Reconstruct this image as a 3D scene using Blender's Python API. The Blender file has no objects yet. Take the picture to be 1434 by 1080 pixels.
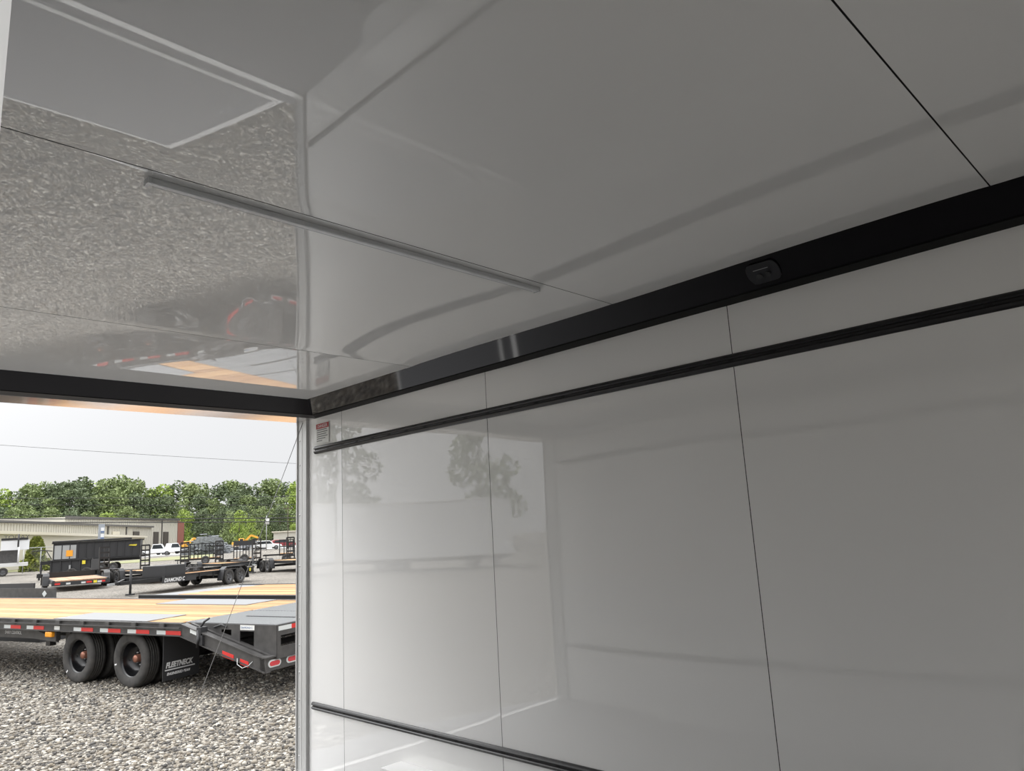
import bpy, math, random
import numpy as np
from mathutils import Vector, Matrix
random.seed(7); RNG = np.random.default_rng(7)
PI = math.pi
SC = bpy.context.scene
COL = SC.collection

# ------------------------------------------------------------------ camera
FPX = 1021.68
YAW, PIT, ROLL = 0.7963, 0.1938, -0.0546
_F = Vector((math.sin(YAW)*math.cos(PIT), math.cos(YAW)*math.cos(PIT), math.sin(PIT)))
_R0 = Vector((math.cos(YAW), -math.sin(YAW), 0)); _U0 = _R0.cross(_F)
_R = math.cos(ROLL)*_R0 + math.sin(ROLL)*_U0
_U = -math.sin(ROLL)*_R0 + math.cos(ROLL)*_U0
cam_d = bpy.data.cameras.new('camera'); cam = bpy.data.objects.new('camera', cam_d); COL.objects.link(cam)
cam.matrix_world = Matrix(((_R.x, _U.x, -_F.x, 0), (_R.y, _U.y, -_F.y, 0), (_R.z, _U.z, -_F.z, 0), (0, 0, 0, 1)))
cam_d.sensor_width = 36; cam_d.lens = FPX/1434*36; cam_d.clip_start = .01; cam_d.clip_end = 2000
SC.camera = cam

# ------------------------------------------------------------------ sky, exposure
vs = SC.view_settings
vs.view_transform = 'Standard'; vs.look = 'None'; vs.gamma = 1; vs.use_curve_mapping = False
vs.exposure = 0.0
w = bpy.data.worlds.new('overcast_sky'); SC.world = w; w.use_nodes = True
nt = w.node_tree; nt.nodes.clear()
tc = nt.nodes.new('ShaderNodeTexCoord'); sp = nt.nodes.new('ShaderNodeSeparateXYZ')
rp = nt.nodes.new('ShaderNodeValToRGB'); bg = nt.nodes.new('ShaderNodeBackground'); ow = nt.nodes.new('ShaderNodeOutputWorld')
nt.links.new(tc.outputs['Generated'], sp.inputs[0]); nt.links.new(sp.outputs['Z'], rp.inputs[0])
rp.color_ramp.elements[0].position = 0.0; rp.color_ramp.elements[0].color = (.302, .306, .311, 1)
rp.color_ramp.elements[1].position = 1.0; rp.color_ramp.elements[1].color = (1, 1, 1, 1)
for p_, v_ in ((.10, .304), (.215, .312), (.34, .62), (.6, .88)):
    e = rp.color_ramp.elements.new(p_); e.color = (v_, v_*1.01, v_*1.03, 1)
# broad bright lobe added to the unseen sky, up left, to light the interior
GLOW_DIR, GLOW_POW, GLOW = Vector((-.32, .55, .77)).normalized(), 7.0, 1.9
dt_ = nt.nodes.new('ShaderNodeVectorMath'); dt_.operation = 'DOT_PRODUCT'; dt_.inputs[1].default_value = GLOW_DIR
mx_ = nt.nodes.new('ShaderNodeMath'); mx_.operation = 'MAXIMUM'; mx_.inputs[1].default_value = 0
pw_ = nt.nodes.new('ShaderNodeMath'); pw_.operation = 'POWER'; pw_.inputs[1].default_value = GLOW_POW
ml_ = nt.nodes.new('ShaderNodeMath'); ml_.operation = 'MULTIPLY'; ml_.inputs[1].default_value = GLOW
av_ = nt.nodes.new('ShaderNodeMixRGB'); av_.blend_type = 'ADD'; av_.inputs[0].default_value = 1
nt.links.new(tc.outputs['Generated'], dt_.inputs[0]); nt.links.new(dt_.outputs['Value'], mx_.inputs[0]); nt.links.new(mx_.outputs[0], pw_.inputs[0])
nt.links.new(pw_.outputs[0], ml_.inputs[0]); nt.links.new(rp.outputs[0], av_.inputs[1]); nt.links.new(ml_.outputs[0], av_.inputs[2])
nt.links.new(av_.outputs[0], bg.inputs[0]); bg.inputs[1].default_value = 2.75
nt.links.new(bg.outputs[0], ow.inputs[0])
SC.cycles.max_bounces = 14; SC.cycles.diffuse_bounces = 8; SC.cycles.glossy_bounces = 6
SC.cycles.use_denoising = True

# ------------------------------------------------------------------ ground model and pixel helpers
GZ = -1.915
def G(x, y):
    d = math.hypot(x, y)
    return GZ + max(0.0, d-17)*.0061 if d < 170 else GZ + 153*.0061
def ray(px, py):
    v = _F + _R*((px-717)/FPX) - _U*((py-540)/FPX)
    return v                               # depth 1 along the view axis
def gp(px, py):
    r = ray(px, py); z = GZ
    for _ in range(60):
        p = r*(z/r.z); z = .5*z + .5*G(p.x, p.y)
    return Vector((p.x, p.y, G(p.x, p.y)))
def yh(px): return 780.0 - .0546*px
def dp(px, depth):                         # ground point under a pixel column at a depth
    r = ray(px, yh(px)); p = r*(depth*1.15/math.hypot(r.x, r.y))
    return Vector((p.x, p.y, G(p.x, p.y)))
def zp(px, py, depth): r = ray(px, yh(px)); return ray(px, py).z*depth*1.15/math.hypot(r.x, r.y)

# ------------------------------------------------------------------ materials
def mat(name, col, rough=.5, metal=0.0, spec=.5, ior=1.5, coat=0.0, coat_rough=.03, coat_ior=1.5):
    m = bpy.data.materials.new(name); m.use_nodes = True
    b = m.node_tree.nodes['Principled BSDF']
    b.inputs['Base Color'].default_value = (*col, 1); b.inputs['Roughness'].default_value = rough
    b.inputs['Metallic'].default_value = metal; b.inputs['Specular IOR Level'].default_value = spec
    b.inputs['IOR'].default_value = ior
    b.inputs['Coat Weight'].default_value = coat; b.inputs['Coat Roughness'].default_value = coat_rough
    b.inputs['Coat IOR'].default_value = coat_ior
    return m
def nodes(m): return m.node_tree.nodes, m.node_tree.links, m.node_tree.nodes['Principled BSDF']
def mottled(m, c1, c2, scale=6, detail=4, coord='Object', stretch=(1, 1, 1), bump=0.0, rand=False, cols=None):
    n, l, b = nodes(m)
    t = n.new('ShaderNodeTexCoord'); mp = n.new('ShaderNodeMapping'); mp.inputs['Scale'].default_value = stretch
    nz = n.new('ShaderNodeTexNoise'); nz.inputs['Scale'].default_value = scale; nz.inputs['Detail'].default_value = detail
    r = n.new('ShaderNodeValToRGB')
    r.color_ramp.elements[0].color = (*c1, 1); r.color_ramp.elements[1].color = (*c2, 1)
    r.color_ramp.elements[0].position = .3; r.color_ramp.elements[1].position = .7
    l.new(t.outputs[coord], mp.inputs[0]); l.new(mp.outputs[0], nz.inputs['Vector'])
    src = nz.outputs[0]
    if rand:
        gi = n.new('ShaderNodeNewGeometry'); ad = n.new('ShaderNodeMath'); ad.operation = 'MULTIPLY_ADD'
        ad.inputs[1].default_value = .55; 
        mu = n.new('ShaderNodeMath'); mu.operation = 'MULTIPLY'; mu.inputs[1].default_value = .55
        l.new(nz.outputs[0], mu.inputs[0]); l.new(gi.outputs['Random Per Island'], ad.inputs[0]); l.new(mu.outputs[0], ad.inputs[2])
        src = ad.outputs[0]
    l.new(src, r.inputs[0]); l.new(r.outputs[0], b.inputs['Base Color'])
    if bump:
        bp = n.new('ShaderNodeBump'); bp.inputs['Strength'].default_value = bump; bp.inputs['Distance'].default_value = .02
        l.new(nz.outputs[0], bp.inputs['Height']); l.new(bp.outputs[0], b.inputs['Normal'])
    return m
M = {}
M['panel'] = mat('white_aluminium_panel', (.85, .845, .83), .45, spec=.3, coat=1.0, coat_rough=.014, coat_ior=1.7)
M['joint'] = mat('dark_joint', (.045, .045, .045), .8)
M['cove'] = mat('polished_black_trim', (.004, .003, .004), .05, ior=1.43)
M['lip'] = mat('matt_black_lip', (.006, .006, .006), .55, spec=.15)
M['header'] = mat('satin_black_header', (.010, .008, .010), .42, spec=.3)
M['track'] = mat('black_anodised_track', (.012, .011, .012), .38)
M['slot'] = mat('track_slot_shadow_black', (.006, .006, .006), .6)
M['alu'] = mottled(mat('brushed_aluminium', (.6, .6, .6), .42, .25), (.48, .48, .47), (.58, .58, .57), 3, stretch=(20, 20, .5))
M['alubright'] = mat('bright_aluminium', (.82, .81, .79), .35, .3)
M['mirroralu'] = mat('polished_aluminium', (.75, .74, .74), .09, .9)
M['rubber_floor'] = mottled(mat('grey_rubber_floor', (.12, .12, .125), .7), (.16, .16, .165), (.21, .21, .215), 40)
M['white_paint'] = mat('white_painted_metal', (.9, .9, .89), .4)
M['outer'] = mat('trailer_outer_skin', (.03, .03, .032), .3)
M['lens'] = mat('frosted_lamp_lens', (.38, .39, .41), .3, coat=.5)
M['lamp_alu'] = mat('lamp_aluminium', (.72, .73, .74), .4, .3)
M['steel'] = mat('steel_screw', (.5, .5, .5), .35, .9)
M['plate'] = mat('black_plastic_plate', (.016, .016, .019), .42)
M['print'] = mat('pale_print', (.3, .3, .3), .6)
M['sticker'] = mat('white_sticker', (.72, .72, .69), .6)
M['red'] = mat('red_sticker', (.42, .03, .03), .55)
M['grey_ink'] = mat('grey_ink', (.16, .16, .16), .7)
M['white_ink'] = mat('white_ink', (.8, .8, .8), .6)
M['cable'] = mat('steel_cable', (.30, .30, .30), .4, .6)
M['frame'] = mottled(mat('charcoal_painted_steel', (.06, .06, .06), .42), (.045, .043, .042), (.075, .072, .07), 8)
M['black'] = mat('black_painted_steel', (.012, .012, .013), .4)
M['black2'] = mat('dull_black_steel', (.028, .028, .03), .55)
M['tire'] = mottled(mat('tyre_rubber', (.035, .034, .033), .75), (.032, .031, .030), (.06, .056, .052), 12)
M['rim'] = mat('black_wheel_rim', (.006, .006, .007), .2)
M['rim_grey'] = mat('grey_wheel_rim', (.13, .13, .135), .4, .3)
M['hub'] = mat('copper_hub_cap', (.35, .16, .11), .35, .5)
M['refl_red'] = mat('red_reflective_tape', (.62, .035, .03), .35)
M['refl_white'] = mat('silver_reflective_tape', (.62, .64, .63), .35)
M['lamp_red'] = mat('red_tail_lamp', (.55, .05, .06), .2)
M['amber'] = mat('amber_marker_lamp', (.85, .33, .02), .25)
M['yellow'] = mat('yellow_sticker', (.75, .62, .05), .5)
M['orange'] = mat('orange_sign', (.85, .36, .03), .6)
M['darkwood'] = mat('dark_wood', (.2, .12, .06), .7)
M['bwall'] = mat('beige_metal_siding', (.52, .50, .44), .55)
M['bwall2'] = mat('tan_wall', (.54, .51, .42), .6)
M['beave'] = mat('dark_eave', (.10, .095, .09), .6)
M['btrim'] = mat('cream_eave_trim', (.62, .58, .48), .6)
M['bdoor'] = mat('dark_brown_door', (.06, .05, .045), .5)
M['brick'] = mottled(mat('red_brick', (.25, .08, .06), .8), (.20, .07, .05), (.30, .10, .07), 5)
M['white'] = mat('white_gloss', (.78, .79, .80), .25)
M['glass'] = mat('dark_vehicle_glass', (.03, .035, .04), .08)
M['carred'] = mat('red_car_paint', (.26, .04, .045), .3)
M['cargrey'] = mat('grey_car_paint', (.25, .26, .28), .25)
M['machine'] = mat('yellow_machine_paint', (.72, .36, .04), .45)
M['bark'] = mat('tree_bark', (.10, .08, .06), .9)
M['galv'] = mat('galvanised_steel', (.42, .43, .43), .45, .6)
M['signblue'] = mat('blue_sign_panel', (.13, .19, .33), .5)
M['signgrey'] = mat('grey_sign_post', (.33, .36, .40), .5)
M['canvas'] = mat('black_tarp', (.03, .03, .03), .8)
M['scrap'] = mottled(mat('scrap_steel', (.10, .11, .12), .5), (.03, .033, .036), (.34, .36, .38), 3, rand=True)
M['grass'] = mottled(mat('grass', (.2, .25, .07), .9), (.17, .19, .08), (.27, .26, .14), 1.2)
M['road'] = mat('pale_road', (.36, .36, .35), .9)
M['white2'] = mat('white_gate_paint', (.7, .7, .69), .4)

# pine deck boards: grain along X, each board its own tone
def wood_mat(name, c1, c2):
    m = mat(name, c1, .65); n, l, b = nodes(m)
    t = n.new('ShaderNodeTexCoord'); mp = n.new('ShaderNodeMapping'); mp.inputs['Scale'].default_value = (.9, 14, 14)
    nz = n.new('ShaderNodeTexNoise'); nz.inputs['Scale'].default_value = 2.2; nz.inputs['Detail'].default_value = 6
    gi = n.new('ShaderNodeNewGeometry'); ad = n.new('ShaderNodeMath'); ad.operation = 'ADD'
    mu = n.new('ShaderNodeMath'); mu.operation = 'MULTIPLY_ADD'; mu.inputs[1].default_value = .5; mu.inputs[2].default_value = -.25
    r = n.new('ShaderNodeValToRGB'); r.color_ramp.elements[0].position = .3; r.color_ramp.elements[1].position = .72
    r.color_ramp.elements[0].color = (*c2, 1); r.color_ramp.elements[1].color = (*c1, 1)
    l.new(t.outputs['Object'], mp.inputs[0]); l.new(mp.outputs[0], nz.inputs['Vector'])
    l.new(gi.outputs['Random Per Island'], mu.inputs[0]); l.new(nz.outputs[0], ad.inputs[0]); l.new(mu.outputs[0], ad.inputs[1])
    l.new(ad.outputs[0], r.inputs[0]); l.new(r.outputs[0], b.inputs['Base Color'])
    return m
M['pine'] = wood_mat('yellow_pine_boards', (.50, .285, .115), (.32, .155, .055))
M['pine2'] = wood_mat('pinkish_pine_boards', (.44, .26, .15), (.32, .18, .10))

# tread plate: pale steel with small raised diamonds
def tread_mat(name, col, scale):
    m = mat(name, col, .4, .25); n, l, b = nodes(m)
    t = n.new('ShaderNodeTexCoord'); v = n.new('ShaderNodeTexVoronoi'); v.inputs['Scale'].default_value = scale
    v.inputs['Randomness'].default_value = 0
    bp = n.new('ShaderNodeBump'); bp.inputs['Strength'].default_value = .5; bp.inputs['Distance'].default_value = .006
    l.new(t.outputs['Object'], v.inputs['Vector']); l.new(v.outputs['Distance'], bp.inputs['Height']); l.new(bp.outputs[0], b.inputs['Normal'])
    return m
M['tread'] = tread_mat('diamond_tread_plate', (.21, .215, .22), 22)

# gravel ground: crushed stone colours with voronoi relief
def gravel_mat():
    m = mat('gravel', (.2, .19, .17), .85, spec=.3); n, l, b = nodes(m)
    t = n.new('ShaderNodeTexCoord')
    def vor(s):
        v = n.new('ShaderNodeTexVoronoi'); v.inputs['Scale'].default_value = s; l.new(t.outputs['Object'], v.inputs['Vector']); return v
    v1, v2 = vor(36), vor(15)
    sh = n.new('ShaderNodeSeparateColor'); l.new(v1.outputs['Color'], sh.inputs[0])
    r = n.new('ShaderNodeValToRGB'); els = r.color_ramp.elements
    els[0].position = 0; els[0].color = (.06, .057, .053, 1); els[1].position = 1; els[1].color = (.56, .53, .47, 1)
    for p_, c in ((.3, (.14, .133, .122)), (.55, (.22, .19, .15)), (.8, (.32, .295, .26))):
        e = els.new(p_); e.color = (*c, 1)
    l.new(sh.outputs[0], r.inputs[0])
    big = n.new('ShaderNodeTexNoise'); big.inputs['Scale'].default_value = .35; big.inputs['Detail'].default_value = 4
    l.new(t.outputs['Object'], big.inputs['Vector'])
    mr = n.new('ShaderNodeMapRange'); mr.inputs[1].default_value = .3; mr.inputs[2].default_value = .7; mr.inputs[3].default_value = .85; mr.inputs[4].default_value = 1.15
    l.new(big.outputs[0], mr.inputs[0])
    mx = n.new('ShaderNodeMix'); mx.data_type = 'RGBA'; mx.blend_type = 'MULTIPLY'; mx.inputs[0].default_value = 1
    l.new(r.outputs[0], mx.inputs[6]); l.new(mr.outputs[0], mx.inputs[7]); l.new(mx.outputs[2], b.inputs['Base Color'])
    bp = n.new('ShaderNodeBump'); bp.invert = True; bp.inputs['Strength'].default_value = 1; bp.inputs['Distance'].default_value = .03
    ad = n.new('ShaderNodeMath'); ad.operation = 'ADD'; l.new(v1.outputs['Distance'], ad.inputs[0]); l.new(v2.outputs['Distance'], ad.inputs[1])
    l.new(ad.outputs[0], bp.inputs['Height']); l.new(bp.outputs[0], b.inputs['Normal'])
    return m
M['gravel'] = gravel_mat()
def stone_mat():
    m = mat('crushed_stone', (.2, .19, .17), .85, spec=.3); n, l, b = nodes(m)
    gi = n.new('ShaderNodeNewGeometry'); r = n.new('ShaderNodeValToRGB'); els = r.color_ramp.elements
    els[0].position = 0; els[0].color = (.06, .057, .054, 1); els[1].position = 1; els[1].color = (.60, .57, .50, 1)
    for p_, c in ((.25, (.13, .123, .115)), (.5, (.21, .18, .14)), (.8, (.32, .295, .255))):
        e = els.new(p_); e.color = (*c, 1)
    l.new(gi.outputs['Random Per Island'], r.inputs[0]); l.new(r.outputs[0], b.inputs['Base Color'])
    return m
M['stone'] = stone_mat()
def leaf_mat(name, c1, c2):
    m = mat(name, c1, .7, spec=.2); n, l, b = nodes(m)
    gi = n.new('ShaderNodeNewGeometry'); r = n.new('ShaderNodeValToRGB')
    r.color_ramp.elements[0].color = (*c1, 1); r.color_ramp.elements[1].color = (*c2, 1)
    l.new(gi.outputs['Random Per Island'], r.inputs[0]); l.new(r.outputs[0], b.inputs['Base Color'])
    return m
M['leaf_dark'] = leaf_mat('dark_leaves', (.10, .135, .075), (.20, .245, .135))
M['leaf_mid'] = leaf_mat('mid_green_leaves', (.155, .205, .085), (.30, .36, .165))
M['leaf_lime'] = leaf_mat('lime_leaves', (.22, .31, .065), (.40, .49, .14))
M['leaf_hedge'] = leaf_mat('hedge_leaves', (.10, .13, .03), (.24, .26, .05))

# ------------------------------------------------------------------ mesh builder
class MB:
    def __init__(s): s.v = []; s.f = []; s.m = []; s.sm = []
    def face(s, ids, mi=0, sm=False): s.f.append(ids); s.m.append(mi); s.sm.append(sm)
    def quad(s, a, b, c, d, mi=0):
        i = len(s.v); s.v += [tuple(a), tuple(b), tuple(c), tuple(d)]; s.face((i, i+1, i+2, i+3), mi)
    def box(s, x0, x1, y0, y1, z0, z1, mi=0, mtx=None):
        p = [(x, y, z) for z in (z0, z1) for y in (y0, y1) for x in (x0, x1)]
        if mtx: p = [tuple(mtx @ Vector(q)) for q in p]
        i = len(s.v); s.v += p
        for q in ((0, 2, 3, 1), (4, 5, 7, 6), (0, 1, 5, 4), (2, 6, 7, 3), (0, 4, 6, 2), (1, 3, 7, 5)):
            s.face(tuple(i+k for k in q), mi)
        return s
    def bar(s, a, b, wd, ht, up=(0, 0, 1), mi=0):      # rectangular bar from a to b
        a, b, up = Vector(a), Vector(b), Vector(up)
        d = (b-a).normalized(); sd = d.cross(up)
        if sd.length < 1e-4: sd = d.cross(Vector((1, 0, 0)))
        sd.normalize(); u2 = sd.cross(d)
        i = len(s.v)
        for p in (a, b):
            for sx, sz in ((-1, -1), (1, -1), (1, 1), (-1, 1)):
                s.v.append(tuple(p+sd*sx*wd/2+u2*sz*ht/2))
        for q in ((0, 1, 2, 3), (7, 6, 5, 4), (0, 4, 5, 1), (1, 5, 6, 2), (2, 6, 7, 3), (3, 7, 4, 0)):
            s.face(tuple(i+k for k in q), mi)
        return s
    def tube(s, pts, r, n=8, mi=0, r2=None):
        pts = [Vector(p) for p in pts]; i0 = len(s.v)
        for k, p in enumerate(pts):
            d = (pts[min(k+1, len(pts)-1)]-pts[max(k-1, 0)]).normalized()
            a = d.cross(Vector((0, 0, 1)))
            if a.length < 1e-3: a = d.cross(Vector((1, 0, 0)))
            a.normalize(); b = d.cross(a)
            rr = r if r2 is None else r+(r2-r)*k/max(1, len(pts)-1)
            for j in range(n):
                t = 2*PI*j/n; s.v.append(tuple(p+a*math.cos(t)*rr+b*math.sin(t)*rr))
        for k in range(len(pts)-1):
            for j in range(n):
                s.face((i0+k*n+j, i0+k*n+(j+1) % n, i0+(k+1)*n+(j+1) % n, i0+(k+1)*n+j), mi, True)
        s.face(tuple(i0+j for j in range(n))[::-1], mi); e = i0+(len(pts)-1)*n; s.face(tuple(e+j for j in range(n)), mi)
        return s
    def prism(s, poly, axis, a, b, mi=0, sm=False):     # poly in the other two axes, extruded along axis a..b
        n = len(poly); i = len(s.v)
        for t in (a, b):
            for (p, q) in poly:
                s.v.append({'x': (t, p, q), 'y': (p, t, q), 'z': (p, q, t)}[axis])
        s.face(tuple(range(i, i+n))[::-1], mi); s.face(tuple(range(i+n, i+2*n)), mi)
        for k in range(n): s.face((i+k, i+(k+1) % n, i+n+(k+1) % n, i+n+k), mi, sm)
        return s
    def lathe(s, prof, n=32, mi=0, c=(0, 0, 0)):        # prof of (radius, y) revolved about the Y axis
        i = len(s.v); m = len(prof)
        for j in range(n):
            t = 2*PI*j/n
            for r, y in prof: s.v.append((c[0]+r*math.cos(t), c[1]+y, c[2]+r*math.sin(t)))
        for j in range(n):
            for k in range(m-1):
                a, b = i+j*m+k, i+((j+1) % n)*m+k
                s.face((a, b, b+1, a+1), mi, True)
        return s
    def mesh(s, name, mats):
        me = bpy.data.meshes.new(name); me.from_pydata(s.v, [], s.f)
        for m in (mats if isinstance(mats, (list, tuple)) else [mats]): me.materials.append(m)
        me.polygons.foreach_set('material_index', s.m); me.polygons.foreach_set('use_smooth', s.sm)
        me.update(); return me
    def build(s, name, mats, parent=None, loc=None, rot=None):
        return put(name, s.mesh(name, mats), parent, loc, rot)
def put(name, me, parent=None, loc=None, rot=None):
    o = bpy.data.objects.new(name, me); COL.objects.link(o)
    if parent: o.parent = parent
    if loc is not None: o.location = loc
    if rot is not None: o.rotation_euler = rot
    return o
def recalc(o):
    import bmesh
    bm = bmesh.new(); bm.from_mesh(o.data); bmesh.ops.recalc_face_normals(bm, faces=bm.faces); bm.to_mesh(o.data); bm.free(); return o
def bevel(o, wd, seg=2):
    m = o.modifiers.new('bevel', 'BEVEL'); m.width = wd; m.segments = seg; m.limit_method = 'ANGLE'; return o
def tag(o, label=None, cat=None, group=None, kind=None):
    if label: o['label'] = label
    if cat: o['category'] = cat
    if group: o['group'] = group
    if kind: o['kind'] = kind
    return o
def empty(name, loc, rot=(0, 0, 0), label=None, cat=None, group=None):
    o = bpy.data.objects.new(name, None); COL.objects.link(o); o.location = loc; o.rotation_euler = rot
    o.empty_display_size = .1
    return tag(o, label, cat, group)
def copy_tree(o, parent=None):
    c = o.copy(); COL.objects.link(c); c.parent = parent
    for ch in o.children: copy_tree(ch, c)
    return c
def text(name, s, size, m, parent, mtx, extrude=.0008, shear=0.0, sx=1.0, align='LEFT', bold=0.0):
    cu = bpy.data.curves.new(name, 'FONT'); cu.body = s; cu.size = size; cu.extrude = extrude; cu.shear = shear; cu.offset = bold; cu.align_x = align
    t = bpy.data.objects.new(name, cu); COL.objects.link(t)
    bpy.context.view_layer.update()
    me = bpy.data.meshes.new_from_object(t.evaluated_get(bpy.context.evaluated_depsgraph_get()))
    bpy.data.objects.remove(t); me.materials.clear(); me.materials.append(m); me.name = name
    o = put(name, me, parent); o.matrix_local = mtx @ Matrix.Diagonal((sx, 1, 1, 1))
    return o
def face_mtx(origin, xdir, ydir):
    x, y = Vector(xdir).normalized(), Vector(ydir).normalized(); z = x.cross(y)
    return Matrix(((x.x, y.x, z.x, origin[0]), (x.y, y.y, z.y, origin[1]), (x.z, y.z, z.z, origin[2]), (0, 0, 0, 1)))

# ================================================================== THE TRAILER WE STAND IN
XR, XL, ZC, ZF, YR, YF = 2.28, .02, .804, -1.315, 3.994, -2.0
def pnoise(u, v, seed):
    r = np.random.default_rng(seed); out = np.zeros_like(u)
    for _ in range(9):
        fu, fv = r.uniform(.4, 1.9), r.uniform(.3, 1.6); ph = r.uniform(0, 6.28, 2)
        out += np.sin(fu*u*2+ph[0])*np.sin(fv*v*2+ph[1])/(fu+fv)
    return out
def panels(name, axis, const, sign, useams, v0, v1, amp, seed, gap=.003, vseg=40, noise=.6, kind='structure', skip=None):
    """sheet panels with joints at useams; axis 'x': u=Y v=Z ; axis 'z': u=Y v=X ; sign = inward direction"""
    b = MB()
    for k in range(len(useams)-1):
        ua, ub = useams[k]+gap/2, useams[k+1]-gap/2
        nu = max(8, int((ub-ua)/.03)); nv = vseg
        U, V = np.meshgrid(np.linspace(ua, ub, nu+1), np.linspace(v0, v1, nv+1), indexing='ij')
        t = (U-ua)/(ub-ua)
        d = amp*(4*t*(1-t))*(.75+.25*np.sin(V*1.7+seed+k)) * (1 if (k+seed) % 2 else -.8)
        d = d + amp*noise*pnoise(U, V, seed*31+k)*np.sqrt(np.clip(4*t*(1-t), 0, 1))
        d = d + amp*.35*pnoise(U*.4, V*.9, seed)
        i = len(b.v)
        for a in range(nu+1):
            for c in range(nv+1):
                w_ = const+sign*(float(d[a, c])+.002)
                b.v.append((w_, float(U[a, c]), float(V[a, c])) if axis == 'x' else (float(V[a, c]), float(U[a, c]), w_))
        for a in range(nu):
            for c in range(nv):
                p = i+a*(nv+1)+c
                uc, vc = (U[a, c]+U[a+1, c])/2, (V[a, c]+V[a, c+1])/2
                if skip and skip(uc, vc): continue
                ids = (p, p+nv+1, p+nv+2, p+1)
                b.face(ids if (sign < 0) == (axis == 'x') else ids[::-1], 0, True)
    return b
T = .05
# right wall
b = panels('wall_right', 'x', XR, -1, [YF, -1.275, -.055, 1.165, 2.400, 3.618, YR], ZF, ZC, .0018, 1, vseg=60, noise=1.0)
b.box(XR+.004, XR+.03, YF, YR, ZF, ZC, 1); b.box(XR+.03, XR+T, YF-.05, YR+.05, ZF-.1, ZC+.08, 2)
tag(b.build('wall_right', [M['panel'], M['joint'], M['outer']]), kind='structure')
# ceiling
b = panels('ceiling', 'z', ZC, -1, [YF, -.888, .332, 1.552, 2.772, 3.95], XL, XR, .0020, 4, gap=.0036, vseg=70, noise=1.2)
b.box(XL, XR, YF, 3.97, ZC+.005, ZC+.02, 1); b.box(XL-.05, XR+.05, YF-.05, YR+.06, ZC+.03, ZC+.08, 2)
tag(b.build('ceiling', [M['panel'], M['joint'], M['outer']]), kind='structure')
# left wall with the side door opening the picture is taken through
DY0, DY1, DZ = -1.05, .20, .60
b = panels('wall_left', 'x', XL, 1, [DY1+.01, 1.165, 2.400, 3.618, YR], ZF, ZC, .001, 2)
b.box(XL-.02, XL-.004, DY1+.01, YR, ZF, ZC, 1); b.box(XL-T, XL-.02, DY1+.01, YR+.05, ZF-.1, ZC+.08, 2)
i0 = MB(); 
b.box(XL-T, XL, YF-.05, DY0, ZF-.1, ZC+.08, 0); b.box(XL-T, XL, DY0, DY1, DZ, ZC+.08, 0)
tag(b.build('wall_left', [M['panel'], M['joint'], M['outer']]), kind='structure')
b = MB().box(XL, XR, YF-.05, YF, ZF, ZC)
tag(b.build('wall_front', M['panel']), kind='structure')
b = MB().box(XL-.05, XR+.05, YF-.05, 4.005, ZF-.1, ZF)
tag(b.build('floor', M['rubber_floor']), kind='structure')
# white jamb of the side door
b = MB().box(XL-T-.012, XL+.0106, DY1, DY1+.011, ZF, DZ); b.box(XL-T-.012, XL+.001, DY0-.001, DY0+.01, ZF, DZ); b.box(XL-T-.012, XL+.001, DY0, DY1, DZ-.01, DZ)
tag(b.build('trim_1', M['white_paint']), kind='structure')
# polished black cove trims (profile: sloping face, small step, lower lip)
def cove_profile():   # (inset from wall, drop from ceiling)
    return [(.0, -.012), (.157, -.012), (.057, .073), (.0555, .0715), (.052, .0725), (.052, .0765), (.004, .085), (.0, .085)]
pr = cove_profile()
b = MB().prism([(XR-a+.002, ZC-c) for a, c in pr], 'y', YF, YR-.088); b.m = [1 if 4 <= k-2 <= 6 else 0 for k in range(len(b.f))]
recalc(tag(b.build('trim_2', [M['cove'], M['lip']]), kind='structure'))
b = MB().prism([(XL+a-.002, ZC-c) for a, c in pr], 'y', DY1+.02, YR-.088); b.m = [1 if 4 <= k-2 <= 6 else 0 for k in range(len(b.f))]
recalc(tag(b.build('trim_3', [M['cove'], M['lip']]), kind='structure'))
HY = YR-.088    # rear header
b = MB().prism([(HY-a, ZC-c) for a, c in pr], 'x', XL+.005, XR-.005)
recalc(tag(b.build('trim_4', M['header']), kind='structure'))
# header box over the rear opening with a polished underside
b = MB().box(XL, XR, HY, YR+.10, .717, ZC+.03); b.box(XL-.05, XR+.05, YR+.10, YR+.12, .72, ZC+.08)
tag(b.build('trim_5', M['mirroralu']), kind='structure')
# aluminium posts of the rear opening: deep reveal and a thin inner trim
for s_, nm in ((1, 'trim_6'), (-1, 'trim_7')):
    xw = XR if s_ > 0 else XL
    def bx(b, a, c, y0, y1):
        xs_ = sorted((xw-s_*a, xw-s_*c)); b.box(xs_[0], xs_[1], y0, y1, ZF, .717)
    b = MB(); bx(b, .018, -.05, YR, YR+.10); bx(b, .021, -.0, YR-.012, YR); bx(b, .0195, .017, YR+.040, YR+.046); bx(b, .026, .017, YR+.088, YR+.10)
    o = bevel(tag(b.build(nm, M['alu']), kind='structure'), .002)
    if s_ > 0:
        rv = MB().lathe([(.0001, -.003), (.004, -.003), (.006, 0)], 10).mesh('rivet', M['steel'])
        for z in np.arange(-1.2, .66, .15): put('rivet', rv, o, (xw-.018, YR+.068, float(z)), (0, 0, -PI/2))
# sill and hinge strip
tag(MB().box(XL, XR, 4.005, 4.06, ZF-.05, ZF+.004).build('trim_8', M['alubright']), kind='structure')
tag(MB().box(XL, XR, 4.06, 4.185, ZF-.08, ZF-.02).build('trim_9', M['rubber_floor']), kind='structure')
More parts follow.
